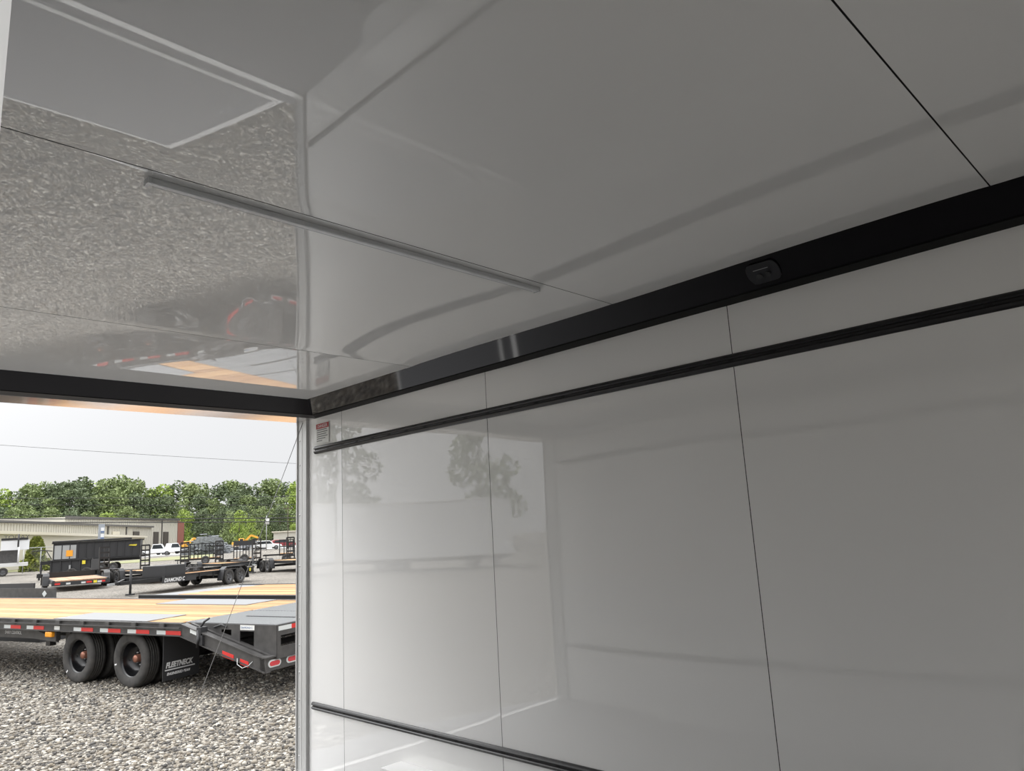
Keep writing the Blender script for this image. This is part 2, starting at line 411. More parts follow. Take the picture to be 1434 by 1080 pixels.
# ramp door lowered to the gravel
rr = empty('ramp_door', ((XL+XR)/2, 4.20, ZF-.035), label='lowered grey ramp door with aluminium edges, running down to the gravel', cat='ramp')
L_ = math.hypot(2.13, GZ+.055-(ZF-.035)); rr.rotation_euler = (math.atan2(GZ+.055-(ZF-.035), 2.13), 0, 0)
hw = 1.085
MB().box(-hw+.05, hw-.05, .05, L_-.05, -.035, .0).build('ramp_panel', M['rubber_floor'], rr)
for nm, q in (('edge_frame', (-hw, -hw+.05, 0, L_)), ('edge_frame', (hw-.05, hw, 0, L_)), ('edge_frame', (-hw+.05, hw-.05, 0, .06)), ('edge_frame', (-hw+.05, hw-.05, L_-.05, L_))):
    MB().box(*q, -.04, .004).build(nm, M['alubright'], rr)
# ramp cable
c0 = Vector((2.207, 3.93, .69)); c1 = Vector((2.19, 5.9, -1.755))
b = MB().tube([c0, c0.lerp(c1, .5)+Vector((0, 0, -.01)), c1], .0022, 6)
tag(b.build('ramp_cable', M['cable']), 'thin steel ramp cable slanting down from the top corner of the rear opening', 'cable')

# tie-down tracks: slotted rail profile swept along Y
def track(name, x, z0, z1, ya, yb, inward, label, group):
    r = empty(name, (x, ya, (z0+z1)/2), label=label, cat='tie-down rail', group=group)
    h = (z1-z0)/2; s_ = inward
    prof = [(0, -h), (.007*s_, -h), (.013*s_, -h*.75), (.016*s_, -h*.42), (.013*s_, -h*.22), (.006*s_, -h*.18), (.006*s_, h*.18), (.013*s_, h*.22), (.016*s_, h*.42), (.013*s_, h*.75), (.007*s_, h), (0, h)]
    recalc(MB().prism(prof, 'y', 0, yb-ya).build('rail', M['track'], r))
    hole = MB().prism([(.012*math.cos(a), .0075*math.sin(a)) for a in [k*PI/5 for k in range(10)]], 'x', 0, .001*s_).mesh('screw_hole', M['slot'])
    n = 0; y = .12
    while y < yb-ya-.05:
        put('screw_hole', hole, r, (.0060*s_, y, 0)); y += .1525; n += 1
    head = MB()
    prof2 = [(.0001, .006), (.004, .006), (.006, 0)]
    return r
track('tie_down_track', XR-.001, .502, .547, DY1-2.2, 3.905, -1, 'black slotted tie-down rail high on the right wall, just under the black corner trim', 'tie-down rails')
track('tie_down_track', XR-.001, -.937, -.897, DY1-2.2, 3.935, -1, 'black slotted tie-down rail low on the right wall, above the white wheel box', 'tie-down rails')
track('tie_down_track', XL+.001, .502, .547, DY1+.15, 3.905, 1, 'black slotted tie-down rail high on the left wall, seen as a dark reflected band', 'tie-down rails')
track('tie_down_track', XL+.001, -.937, -.897, DY1+.15, 3.905, 1, 'black slotted tie-down rail low on the left wall, seen as a dark reflected band', 'tie-down rails')
# white wheel boxes
def wheel_box(x0, x1, label):
    r = empty('wheel_box', ((x0+x1)/2, 2.2, ZF), label=label, cat='wheel box', group='white wheel boxes')
    w2 = (x1-x0)/2
    MB().box(-w2, w2, -1.2, .91, 0, .236).build('box_body', M['white_paint'], r)
    MB().box(-w2-.003, w2+.003, -1.203, .914, .234, .243).build('box_lid', M['white_paint'], r)
wheel_box(2.158, 2.272, 'bright white wheel box at the foot of the right wall, cut by the bottom edge')
wheel_box(XL+.008, XL+.122, 'white wheel box low against the left wall, seen as a pale reflection')
# ceiling lamp
r = empty('strip_lamp', (1.145, 1.593, ZC), label='slim unlit aluminium strip lamp fixed on the white ceiling beside a panel joint', cat='ceiling lamp')
o = MB().box(-.625, .628, -.012, .006, -.017, -.003).build('housing', M['lamp_alu'], r); bevel(o, .003)
o = MB().box(-.615, .618, .004, .013, -.015, -.003).build('lens', M['lens'], r); bevel(o, .002)
MB().box(-.632, -.624, -.012, .013, -.018, -.003).build('end_cap', M['lamp_alu'], r)
MB().box(.627, .634, -.012, .013, -.018, -.003).build('end_cap', M['lamp_alu'], r)
for x in (-.59, -.14, .27):
    MB().box(x-.012, x+.012, -.013, .022, -.006, -.002).build('clip', M['lamp_alu'], r)
o = MB().lathe([(.0001, -.01), (.008, -.010), (.011, -.004), (.011, 0)], 14).build('screw', M['steel'], r, (-.624, .022, -.002), (-PI/2, 0, 0))
# black control plate on the cove
cn = Vector((-.085, 0, -.100)).normalized(); cx = Vector((0, -1, 0)); cy = cn.cross(cx)
P0 = Vector((XR-.100, .975, ZC-.0365)) 
r = empty('control_plate', P0, label='small black control plate with rounded ends on the black corner trim', cat='control plate')
r.matrix_world = face_mtx(P0, cx, cy)
poly = []
for sx_, a0 in ((1, -PI/2), (-1, PI/2)):
    for k in range(9):
        a = a0+PI*k/8; poly.append((sx_*.034+.020*math.cos(a), .038*math.sin(a)))
o = recalc(MB().prism(poly, 'z', .0, .006).build('plate', M['plate'], r)); bevel(o, .0015)
MB().box(-.028, .022, .014, .0165, .006, .0064).build('printed_line', M['print'], r)
for x in (-.014, .014):
    MB().prism([(x+.009*math.cos(k*PI/8), -.008+.009*math.sin(k*PI/8)) for k in range(16)], 'z', .006, .011).build('button', M['black2'], r)
# danger sticker on the wall by the rear opening
r = empty('danger_sticker', (XR-.004, 3.825, .62), label='small DANGER sticker with a red header on the right wall above the upper rail', cat='sticker')
r.matrix_world = face_mtx((XR-.0045, 3.822, .618), (0, -1, 0), (0, 0, 1))
MB().box(-.072, .072, -.060, .064, 0, .0008).build('sticker_sheet', M['sticker'], r)
MB().box(-.070, .070, .030, .060, .0008, .0014).build('red_header', M['red'], r)
text('danger_text', 'DANGER', .027, M['white_ink'], r, face_mtx((0, .036, .0016), (1, 0, 0), (0, 1, 0)), align='CENTER', extrude=.0003)
b = MB()
for k, wd in enumerate((.11, .118, .105, .118, .095, .06)):
    b.box(-.062, -.062+wd, .020-.013*k, .025-.013*k, .0008, .0013)
b.build('fine_print', M['grey_ink'], r)

# ================================================================== OUTSIDE GROUND
b = MB(); rings = [0, 2, 4, 6, 8, 10, 12, 14, 17, 20, 25, 30, 40, 50, 65, 80, 100, 125, 150, 170, 220, 300, 450]
na = 48
for r_ in rings:
    for j in range(na):
        a = 2*PI*j/na; x, y = r_*math.cos(a), r_*math.sin(a)
        b.v.append((x, y, G(x, y)))
for k in range(len(rings)-1):
    for j in range(na):
        b.face((k*na+j, (k+1)*na+j, (k+1)*na+(j+1) % na, k*na+(j+1) % na), 0, True)
tag(b.build('gravel_ground', M['gravel']), kind='structure')
# loose crushed stone nearest the camera
ico_v = []; t_ = (1+5**.5)/2
for a, c in ((-1, t_), (1, t_), (-1, -t_), (1, -t_)): ico_v += [(a, c, 0)]
for a, c in ((-1, t_), (1, t_), (-1, -t_), (1, -t_)): ico_v += [(0, a, c)]
for a, c in ((t_, -1), (t_, 1), (-t_, -1), (-t_, 1)): ico_v += [(a, 0, c)]
ico_v = np.array(ico_v)/math.hypot(1, t_)
ico_f = np.array([(0, 11, 5), (0, 5, 1), (0, 1, 7), (0, 7, 10), (0, 10, 11), (1, 5, 9), (5, 11, 4), (11, 10, 2), (10, 7, 6), (7, 1, 8), (3, 9, 4), (3, 4, 2), (3, 2, 6), (3, 6, 8), (3, 8, 9), (4, 9, 5), (2, 4, 11), (6, 2, 10), (8, 6, 7), (9, 8, 1)])
NS = 48000
ys = 4.6+RNG.random(NS)**1.35*14; xs = ys*(.06+RNG.random(NS)*.62)-.4
keep = ~((xs > XL-.05) & (xs < XR+.05) & (ys < 6.4)); xs, ys = xs[keep], ys[keep]; NS = len(xs)
sc = .008+RNG.random(NS)**2.2*.017
V = ico_v[None]*(1+RNG.uniform(-.28, .28, (NS, 12, 1)))*np.stack([sc*RNG.uniform(.8, 1.5, NS), sc*RNG.uniform(.8, 1.4, NS), sc*RNG.uniform(.5, .9, NS)], 1)[:, None, :]
an = RNG.random(NS)*6.28; ca, sa = np.cos(an)[:, None], np.sin(an)[:, None]
V = np.stack([V[..., 0]*ca-V[..., 1]*sa, V[..., 0]*sa+V[..., 1]*ca, V[..., 2]], -1)
V += np.stack([xs, ys, GZ+sc*.35], 1)[:, None, :]
Fc = (ico_f[None]+(np.arange(NS)*12)[:, None, None]).reshape(-1, 3)
me = bpy.data.meshes.new('loose_gravel'); me.vertices.add(NS*12); me.vertices.foreach_set('co', V.astype(np.float32).ravel())
me.loops.add(len(Fc)*3); me.loops.foreach_set('vertex_index', Fc.astype(np.int32).ravel())
me.polygons.add(len(Fc)); me.polygons.foreach_set('loop_start', np.arange(0, len(Fc)*3, 3, dtype=np.int32))
me.update(calc_edges=True); me.validate(); me.materials.append(M['stone'])
tag(put('loose_gravel', me), 'loose grey and tan crushed stone covering the yard outside the opening', 'gravel', kind='stuff')

# ================================================================== WHEELS
def wheel_meshes(r, wd, rimr, detail=40, dish=.0, deep=False):
    h = wd/2
    prof = [(rimr, -h*.72), (rimr+.008, -h*.86), (rimr+.02, -h*.95), (r*.86, -h), (r*.93, -h*.96), (r*.975, -h*.86), (r, -h*.66)]
    for k in (-.42, -.16, .16, .42): prof += [(r, h*(k-.05)), (r-.009, h*(k-.03)), (r-.009, h*(k+.03)), (r, h*(k+.05))]
    prof += [(r, h*.66), (r*.975, h*.86), (r*.93, h*.96), (r*.86, h), (rimr+.02, h*.95), (rimr+.008, h*.86), (rimr, h*.72)]
    ty = MB().lathe(prof, detail).mesh('tyre', M['tire'])
    # outer face at -y
    if deep: rp_ = [(rimr+.012, -h*.80), (rimr, -h*.82), (rimr-.012, -h*.5), (rimr-.02, h*.1), (rimr*.78, h*.35), (rimr*.72, h*.50), (rimr*.45, h*.52), (.0001, h*.52)]
    else: rp_ = [(rimr+.012, -h*.80), (rimr, -h*.82), (rimr-.012, -h*.45), (rimr*.72, -h*.25), (rimr*.5, -h*.42), (rimr*.28, -h*.5), (.0001, -h*.5)]
    rim = MB().lathe(rp_, detail)
    if not deep:
        for k in range(5):
            a = 2*PI*k/5; rim.bar((rimr*.25*math.cos(a), -h*.52, rimr*.25*math.sin(a)), (rimr*.95*math.cos(a), -h*.6, rimr*.95*math.sin(a)), .035, .03, (0, 1, 0))
    return ty, rim.mesh('wheel_rim', M['rim'] if deep else M['rim_grey'])
BIG = wheel_meshes(.39, .235, .235, 48, deep=True)
SMALL = wheel_meshes(.345, .205, .195, 28)
hub_me = MB().lathe([(.055, .04), (.055, -.075), (.042, -.09), (.0001, -.095)], 20).mesh('hub_cap', M['hub'])
nut_me = MB().lathe([(.012, .03), (.012, -.012), (.0001, -.014)], 6).mesh('lug_nut', M['steel'])
mark_me = MB().box(-.010, .010, -.0025, 0, -.022, .022).mesh('sidewall_mark', M['white_ink'])
def wheel(parent, x, y, r, ms, flip=False, big=False, marks=None):
    t = put('wheel', ms[0], parent, (x, y, r), (0, 0, PI if flip else 0))
    put('wheel_rim', ms[1], t)
    if big:
        put('hub_cap', hub_me, t, (0, .05, 0))
        for k in range(8):
            a = 2*PI*k/8; put('lug_nut', nut_me, t, (.095*math.cos(a), .055, .095*math.sin(a)))
        for a in marks or ():
            put('sidewall_mark', mark_me, t, (.315*math.cos(a), -.1165, .315*math.sin(a)), (0, PI/2-a, 0))
    return t

# ================================================================== NEAR FLATBED
FBH = math.radians(-73.96)
fb = empty('flatbed_trailer', (3.397, 12.816, GZ-.002), (math.radians(.92), math.radians(.39), FBH),
           'large charcoal flatbed trailer with orange boards, dual wheels and lettered mud flap', 'flatbed trailer')
W_ = 2.59; DH = .918; X0 = -8.5; X1 = 2.45
b = MB(); nb = 17; bw = (W_-.16)/nb
for k in range(nb):
    ya = .08+k*bw+.003; yb = .08+(k+1)*bw-.003
    segs = [(X0, X1-.15)]
    for xa, xb in segs: b.box(xa, xb, ya, yb, DH-.045, DH-.004+.002*((k*7) % 3))
b.build('deck_boards', M['pine'], fb)
for yy, s_ in ((0, 1), (W_, -1)):
    b = MB(); f_ = lambda a, c: (min(yy+s_*a, yy+s_*c), max(yy+s_*a, yy+s_*c))
    b.box(X0, X1, *f_(.02, .08), DH-.165, DH+.004); b.box(X0, X1, *f_(.0, .08), DH-.010, DH+.004)
    b.box(X0, X1, *f_(-.005, .02), DH-.165, DH-.150); b.box(X0, X1, *f_(-.03, .0), DH-.062, DH-.050)
    x = X0+.2
    while x < X1: b.box(x-.05, x+.05, *f_(-.015, .02), DH-.075, DH-.003); x += .61
    b.build('side_rail', M['frame'], fb)
# twin main beams, crossmembers, axles and running gear
b = MB()
for yy in (.72, W_-.72):
    b.box(X0, X1, yy-.05, yy+.05, DH-.36, DH-.34); b.box(X0, X1, yy-.006, yy+.006, DH-.34, DH-.07); b.box(X0, X1, yy-.05, yy+.05, DH-.08, DH-.06)
for x in np.arange(X0, X1, .406): b.box(float(x)-.03, float(x)+.03, .08, W_-.08, DH-.13, DH-.05)
b.build('main_frame', M['frame'], fb)
b = MB()
for x in (0, 1.257):
    b.tube([(x, .3, .39), (x, W_-.3, .39)], .065, 12)
    for yy in (.74, W_-.74): b.box(x-.45, x+.45, yy-.04, yy+.04, .44, .50); b.box(x-.06, x+.06, yy-.07, yy+.07, .36, .58)
b.build('axles', M['black2'], fb)
for x, mk in ((0, (-2.35,)), (1.257, (-2.9,))):
    wheel(fb, x, .20, .39, BIG, big=True, marks=mk); wheel(fb, x, .50, .39, BIG, True)
    wheel(fb, x, W_-.20, .39, BIG, True, big=True); wheel(fb, x, W_-.50, .39, BIG)
# tread plates over the wheels
for ya, yb in ((.09, .74), (W_-.74, W_-.09)):
    MB().box(-.66, 1.60, ya, yb, DH-.003, DH+.008).build('wheel_cover_plate', M['tread'], fb)
# reflective tape: silver and red pieces along the near rail
for a, c in ((-1.90, -1.42), (-1.25, -.78), (0.0, .48), (.65, 1.13), (1.29, 1.77), (1.93, 2.43)):
    MB().box(a, a+.19, .0165, .02, DH-.150, DH-.098).build('silver_reflector', M['refl_white'], fb)
    MB().box(a+.19, c, .0165, .02, DH-.150, DH-.098).build('red_reflector', M['refl_red'], fb)
MB().box(-.50, -.36, .0165, .02, DH-.145, DH-.09).build('rating_label', M['sticker'], fb)
# dovetail beams
for yy, s_ in ((0, 1), (W_, -1)):
    b = MB(); y0, y1 = sorted((yy+s_*.02, yy+s_*.10))
    b.prism([(2.45, DH), (3.99, .535), (4.03, .356), (2.43, DH-.168)], 'y', y0, y1)
    ya, yb = sorted((yy, yy+s_*.03))
    b.prism([(2.45, DH), (3.99, .535), (3.99, .522), (2.45, DH-.013)], 'y', ya, yb)
    b.prism([(2.44, DH-.155), (4.02, .37), (4.02, .356), (2.43, DH-.168)], 'y', ya, yb)
    ya, yb = sorted((yy+s_*.12, yy+s_*.2))
    b.prism([(2.5, DH-.005), (3.97, .55), (3.97, .50), (2.5, DH-.05)], 'y', ya, yb)
    recalc(b.build('dovetail_beam', M['frame'], fb))
b = MB()
for k in range(6):
    x = 2.7+k*.23; z = .918-.38*(x-2.45)/1.5-.07; b.box(x-.03, x+.03, .1, W_-.1, z-.07, z)
b.build('dovetail_crossmembers', M['black2'], fb)
# rear bumper with lamps
b = MB().box(3.93, 4.03, .02, W_-.02, .37, .53); b.box(3.90, 4.06, .0, W_, .53, .548)
b.build('rear_bumper', M['frame'], fb)
for y in (.16, .46, 1.15, 1.45, 2.0, 2.4):
    poly = [(y+.06*s_+.045*math.cos(a), .455+.045*math.sin(a)) for s_, a0 in ((1, -PI/2), (-1, PI/2)) for a in [a0+PI*k/8 for k in range(9)]]
    o = recalc(MB().prism(poly, 'x', 4.03, 4.036).build('lamp_bezel', M['refl_white'], fb))
    pl2 = [(y+(p-y)*.78, .455+(q-.455)*.62) for p, q in poly]
    recalc(MB().prism(pl2, 'x', 4.036, 4.042).build('tail_lamp', M['lamp_red'], fb))
for a, c, z in ((3.25, 3.46, .60), (3.58, 3.73, .515)):
    s_ = -.36/1.55
    MB().prism([(a, z+.0), (c, z+s_*(c-a)), (c, z+s_*(c-a)-.07), (a, z-.07)], 'y', .015, .02).build('red_reflector', M['refl_red'], fb)
MB().prism([(2.62, .86), (2.86, .80), (2.86, .745), (2.62, .805)], 'y', .015, .02).build('silver_reflector', M['refl_white'], fb)
# folded flip ramps: level grated top, tapered sides with cut-outs, rear face
for ya, yb in ((.17, 1.27), (1.32, 2.42)):
    rt = MB().box(2.33, 4.07, ya, yb, DH-.012, DH).build('folded_ramp', M['tread'], fb)
    b = MB()
    for k in range(28):
        x = 2.38+k*.061; b.box(x, x+.012, ya+.02, yb-.02, DH, DH+.006)
    b.build('grip_bars', M['galv'], rt)
    for y, dr in ((ya, -1), (yb, 1)):
        # side plate as strips round two openings
        zb = lambda x: .90-.39*(x-2.52)/1.5
        b = MB()
        def strip(xa, xb, ta, tb, ba, bb): b.prism([(xa, ta), (xb, tb), (xb, bb), (xa, ba)], 'y', y-.006, y+.006)
        T0 = DH-.012
        strip(2.52, 3.05, T0, T0, zb(2.52), zb(3.05))
        strip(3.05, 3.24, T0, T0, T0-.07, T0-.07); strip(3.05, 3.24, T0-.105, T0-.15, zb(3.05), zb(3.24))
        strip(3.24, 3.40, T0, T0, zb(3.24), zb(3.40))
        strip(3.40, 3.66, T0, T0, T0-.085, T0-.085); strip(3.40, 3.66, T0-.24, T0-.29, zb(3.40), zb(3.66))
        strip(3.66, 4.06, T0, T0, zb(3.66), zb(4.06))
        recalc(b.build('ramp_side_plate', M['frame'], rt))
    b = MB(); x0_, x1_ = 4.055, 4.067
    zt, zl = DH-.012, .50
    b.box(x0_, x1_, ya, yb, zt-.13, zt); b.box(x0_, x1_, ya, yb, zl, zt-.26)
    for q in np.linspace(ya, yb, 4): b.box(x0_, x1_, max(ya, float(q)-.06), min(yb, float(q)+.06), zt-.26, zt-.13)
    b.build('ramp_rear_plate', M['frame'], rt)
    MB().box(4.067, 4.070, ya+.02, ya+.24, zt-.07, zt-.015).build('silver_reflector', M['refl_white'], rt)
    MB().box(4.067, 4.070, ya+.24, ya+.52, zt-.07, zt-.015).build('red_reflector', M['refl_red'], rt)
    MB().box(2.9, 3.9, (ya+yb)/2-.015, (ya+yb)/2+.015, DH+.0061, DH+.012).build('ramp_slot', M['black2'], rt)
MB().box(3.41, 3.67, .160, .1635, DH-.08, DH-.02).build('maker_label', M['sticker'], fb)
text('maker_lettering', 'DIAMOND C', .038, M['signblue'], fb, face_mtx((3.42, .1592, DH-.063), (1, 0, 0), (0, 0, 1)))
# ramp latch and hose at the hinge
b = MB()
b.box(2.78, 2.86, -.01, .10, .76, .88); b.tube([(2.72, .04, .80), (2.86, .05, .95), (2.94, .06, .99)], .014, 8); b.box(2.84, 2.9, -.015, .05, .66, .78)
b.tube([(2.80, .0, .84), (2.84, -.03, .74), (2.80, -.01, .63)], .02, 8)
b.tube([(2.92, .15, .86), (3.08, .14, .90), (3.16, .15, .87)], .012, 8)
b.build('ramp_latch', M['black2'], fb)
b = MB().tube([(3.55, .0, .52), (3.57, -.02, .45), (3.66, -.02, .41), (3.76, -.01, .44), (3.80, .02, .49)], .006, 6)
b.build('wiring_loop', M['galv'], fb)
# mud flap with lettering
fl = MB().box(1.975, 1.985, .09, .67, .13, .75).build('mud_flap', M['black2'], fb)
text('mud_flap_lettering', 'FLEETNECK', .098, M['white_ink'], fl, face_mtx((1.9875, .13, .30), (0, 1, 0), (0, 0, 1)), shear=.25, sx=.83, bold=.0045)
MB().box(1.985, 1.987, .12, .60, .262, .278).build('mud_flap_stripe', M['white_ink'], fl)
text('mud_flap_small_lettering', 'ENGINEERED BEAM', .047, M['white_ink'], fl, face_mtx((1.9875, .15, .20), (0, 1, 0), (0, 0, 1)), shear=.2, sx=.90, bold=.002)
# landing legs, marker light, sway-control lettering
for x, y in ((-1.50, .55), (-.78, .45), (-.52, .45)):
    MB().box(x-.06, x+.06, y-.05, y+.05, .42 if x < -1 else .50, .80).build('step_leg', M['frame'], fb)
b = MB().prism([(-3.2, .745), (-1.30, .745), (-.62, .60), (-.62, .56), (-1.3, .60), (-3.2, .60)], 'y', .15, .17); recalc(b.build('sway_plate', M['frame'], fb))
text('sway_lettering', 'SWAY CONTROL', .072, M['white_ink'], fb, face_mtx((-2.12, .149, .655), (1, 0, 0), (0, 0, 1)), sx=.86)
o = MB().box(-.72, -.54, .0, .08, .66, .74).build('marker_lamp', M['amber'], fb); bevel(o, .015)
MB().box(-.75, -.50, .05, .12, .60, .76).build('marker_bracket', M['frame'], fb)

# second flatbed beside it, only its boards and black rail in view
def onplane(px, py, z):
    r = ray(px, py); return r*(z/r.z)
zd = GZ+.98
A = onplane(196, 834, zd); B = onplane(417, 834.5, zd)
hd = math.atan2(B.y-A.y, B.x-A.x)
f2 = empty('flatbed_trailer', (A.x, A.y, GZ), (0, 0, hd), 'orange-boarded flatbed behind the charcoal flatbed, with a pale loading plate at its left end', 'flatbed trailer')
b = MB()
for k in range(15):
    b.box(.9, 9.5, .12+k*.155, .27+k*.155, .93, .972+.002*(k*5 % 3))
b.build('deck_boards', M['pine'], f2)
MB().prism([(.0, .965), (.9, .965), (.9, .93), (.0, .93)], 'y', .1, 2.45).build('loading_plate', M['tread'], f2)
for y in (0, 2.45):
    MB().box(-.05, 9.5, y, y+.11, .80, .985).build('side_rail', M['black'], f2)
b = MB().box(.2, 9.5, .6, .7, .6, .8); b.box(.2, 9.5, 1.85, 1.95, .6, .8); b.box(5.0, 5.1, .3, 2.2, .39, .44); b.box(6.2, 6.3, .3, 2.2, .39, .44)
b.build('main_frame', M['frame'], f2)
for x in (5.05, 6.25):
    wheel(f2, x, .25, .39, BIG); wheel(f2, x, 2.3, .39, BIG, True)
# dark steel bulkhead plate on the far front edge of the near flatbed
A = onplane(-40, 839, GZ+.93); B = onplane(75, 838, GZ+.93); h2 = math.atan2(B.y-A.y, B.x-A.x); ln = (B-A).length
r = empty('ramp_gate', (A.x, A.y, GZ), (0, 0, h2), 'low dark steel ramp with a white diamond sticker, beyond the flatbed boards at left', 'steel ramp')
recalc(MB().prism([(-1, .3), (ln+.1, .3), (ln, .93+.22), (-1, 1.19)], 'y', 0, .05).build('ramp_plate', M['frame'], r))
recalc(MB().prism([(ln-.36+.09*math.cos(a), 1.03+.075*math.sin(a)) for a in (0, PI/2, PI, 1.5*PI)], 'y', -.004, 0).build('diamond_sticker', M['refl_white'], r))
MB().box(-1, ln-.9, .05, .09, .9, 1.27).build('ramp_stiffener', M['black2'], r)
MB().box(-1, ln+.1, -.3, .6, .0, .3).build('ramp_foot', M['black2'], r)

# ================================================================== YARD TRAILERS
def fender_mesh(L, wd, r):
    b = MB(); h = r*2+.12
    out = [(-L/2-.15, r*.7), (-L/2, h-.12), (-L/2+.18, h), (L/2-.18, h), (L/2, h-.12), (L/2+.15, r*.7)]
    inn = [(p*.97, q-.03) for p, q in out]
    b.prism(out+inn[::-1], 'y', -wd/2, wd/2)
    return b
def ladder(parent, x, y, h, wd, lean):
    b = MB(); n = 5
    for yy in (-wd/2, wd/2): b.bar((0, yy, 0), (lean, yy, h), .05, .09, (1, 0, 0))
    for k in range(n+1):
        t = k/n; b.bar((lean*t, -wd/2, h*t), (lean*t, wd/2, h*t), .05, .09, (0, 0, 1))
    b.bar((0, 0, 0), (lean, 0, h), .025, .05, (1, 0, 0))
    return b.build('ladder_ramp', M['black'], parent, (x, y, .55))
def equip_trailer(name, P, heading, label, deck=5.2, rear=2.6, ladders=True, wd=2.0, group=None, body='black', toolbox=False, lettering=False, deckmat='pine', lad_h=1.2):
    """local +x = towards the rear, wheels at x=+-.43, near side at -y"""
    r = empty(name, P, (0, 0, heading), label, 'equipment trailer', group)
    m = M[body]; xf = rear-deck; hw_ = wd/2
    b = MB()
    for yy in (-hw_, hw_): b.box(xf, rear, yy-.04, yy+.04, .50, .66)
    b.box(rear-.08, rear, -hw_, hw_, .42, .64); b.box(xf, xf+.08, -hw_, hw_, .5, .66)
    for x in np.arange(xf+.5, rear, .55): b.box(float(x)-.03, float(x)+.03, -hw_, hw_, .5, .56)
    b.build('frame', m, r)
    b = MB(); n = 12; q = (wd-.1)/n
    for k in range(n): b.box(xf+.1, rear-.1, -hw_+.05+k*q, -hw_+.05+(k+1)*q-.01, .57, .61)
    b.build('deck_boards', M[deckmat], r)
    b = MB(); b.bar((xf+.1, -hw_, .55), (xf-1.3, -.05, .5), .08, .14); b.bar((xf+.1, hw_, .55), (xf-1.3, .05, .5), .08, .14)
    b.box(xf-1.55, xf-1.1, -.06, .06, .45, .56); b.build('tongue', m, r)
    MB().box(xf-1.85, xf-1.5, -.05, .05, .46, .54).build('coupler', M['galv'], r)
    b = MB().tube([(xf-1.0, -.28, .08), (xf-1.0, -.28, 1.0)], .045, 10); b.box(xf-1.12, xf-.88, -.4, -.16, .02, .08); b.tube([(xf-1.0, -.28, .95), (xf-1.0, -.5, .95)], .02, 6)
    b.build('jack', M['black2'], r)
    MB().tube([(-.43, -hw_-.1, .345), (-.43, hw_+.1, .345)], .05, 8).build('axle', M['black2'], r)
    MB().tube([(.43, -hw_-.1, .345), (.43, hw_+.1, .345)], .05, 8).build('axle', M['black2'], r)
    for x in (-.43, .43):
        wheel(r, x, -hw_-.17, .345, SMALL); wheel(r, x, hw_+.17, .345, SMALL, True)
    for y in (-hw_-.17, hw_+.17):
        recalc(fender_mesh(1.75, .26, .345).build('fender', M['black2'], r, (0, y, 0)))
    b = MB()
    for k in range(7):
        x = xf+.3+k*(deck-.6)/6; b.box(x-.025, x+.025, -hw_-.06, -hw_-.03, .38, .66)
    b.box(xf, rear, -hw_-.09, -hw_-.05, .63, .68); b.build('rub_rail', m, r)
    for x in (rear-.7, xf+1.0):
        MB().box(x, x+.22, -hw_-.048, -hw_-.041, .56, .62).build('red_reflector', M['refl_red'], r)
    MB().box(1.0, 1.10, -hw_-.32, -hw_-.31, .50, .64).build('yellow_tag', M['yellow'], r)
    for y in (-hw_*.75, hw_*.75): MB().box(rear, rear+.015, y-.08, y+.08, .5, .56).build('tail_lamp', M['lamp_red'], r)
    if ladders:
        for y in (-hw_, hw_): ladder(r, rear-.05, y, lad_h, .5, .06)
    if toolbox:
        bevel(MB().box(xf+.15, xf+1.35, -.95, .2, .62, 1.08).build('toolbox', M['black2'], r), .02)
        recalc(MB().prism([(xf+1.2, .66), (xf+1.2, 1.05), (xf+2.2, 1.05), (xf+3.0, .66)], 'y', hw_-.05, hw_).build('front_wall', M['black2'], r))
    if lettering:
        text('side_lettering', 'DIAMOND C', .21, M['white_ink'], r, face_mtx((xf-.05, -hw_-.062, .42), (1, 0, 0), (0, 0, 1)), shear=.2, bold=.003)
        MB().box(xf-.15, xf+1.9, -hw_-.06, -hw_-.041, .38, .66).build('lettering_panel', M['black2'], r)
    return r
Pt = gp(186, 831); Pw = gp(327, 817.5)
HE = math.radians(30)
dE = (Pw-Pt).length
rv = Vector((math.cos(HE), math.sin(HE), 0)); sv = Vector((-math.sin(HE), math.cos(HE), 0))
ctr = lambda P: P+sv*1.17
equip_trailer('equipment_trailer', ctr(Pw), HE, 'black equipment trailer with white side lettering and front toolbox, just behind the flatbeds', deck=6.1, rear=1.75, ladders=False, toolbox=True, lettering=True)
for px, py, dk, lb in ((160, 818.5, 5.2, 'black ladder-ramp trailer, leftmost of the three, wheels just left of the lettered trailer'),
                   (271, 806, 5.2, 'black ladder-ramp trailer, middle of the three, behind the lettered trailer'),
                   (372, 801.5, 5.2, 'black ladder-ramp trailer, rightmost of the three, by the trim of the opening')):
    P = gp(px, py); hl = math.atan2(P.y, P.x)+math.radians(23)
    P = P+Vector((math.sin(hl), -math.cos(hl), 0))*1.27
    equip_trailer('ladder_ramp_trailer', P, hl, lb, deck=dk, rear=1.8, wd=2.2, lad_h=1.4, group='ladder-ramp trailers')
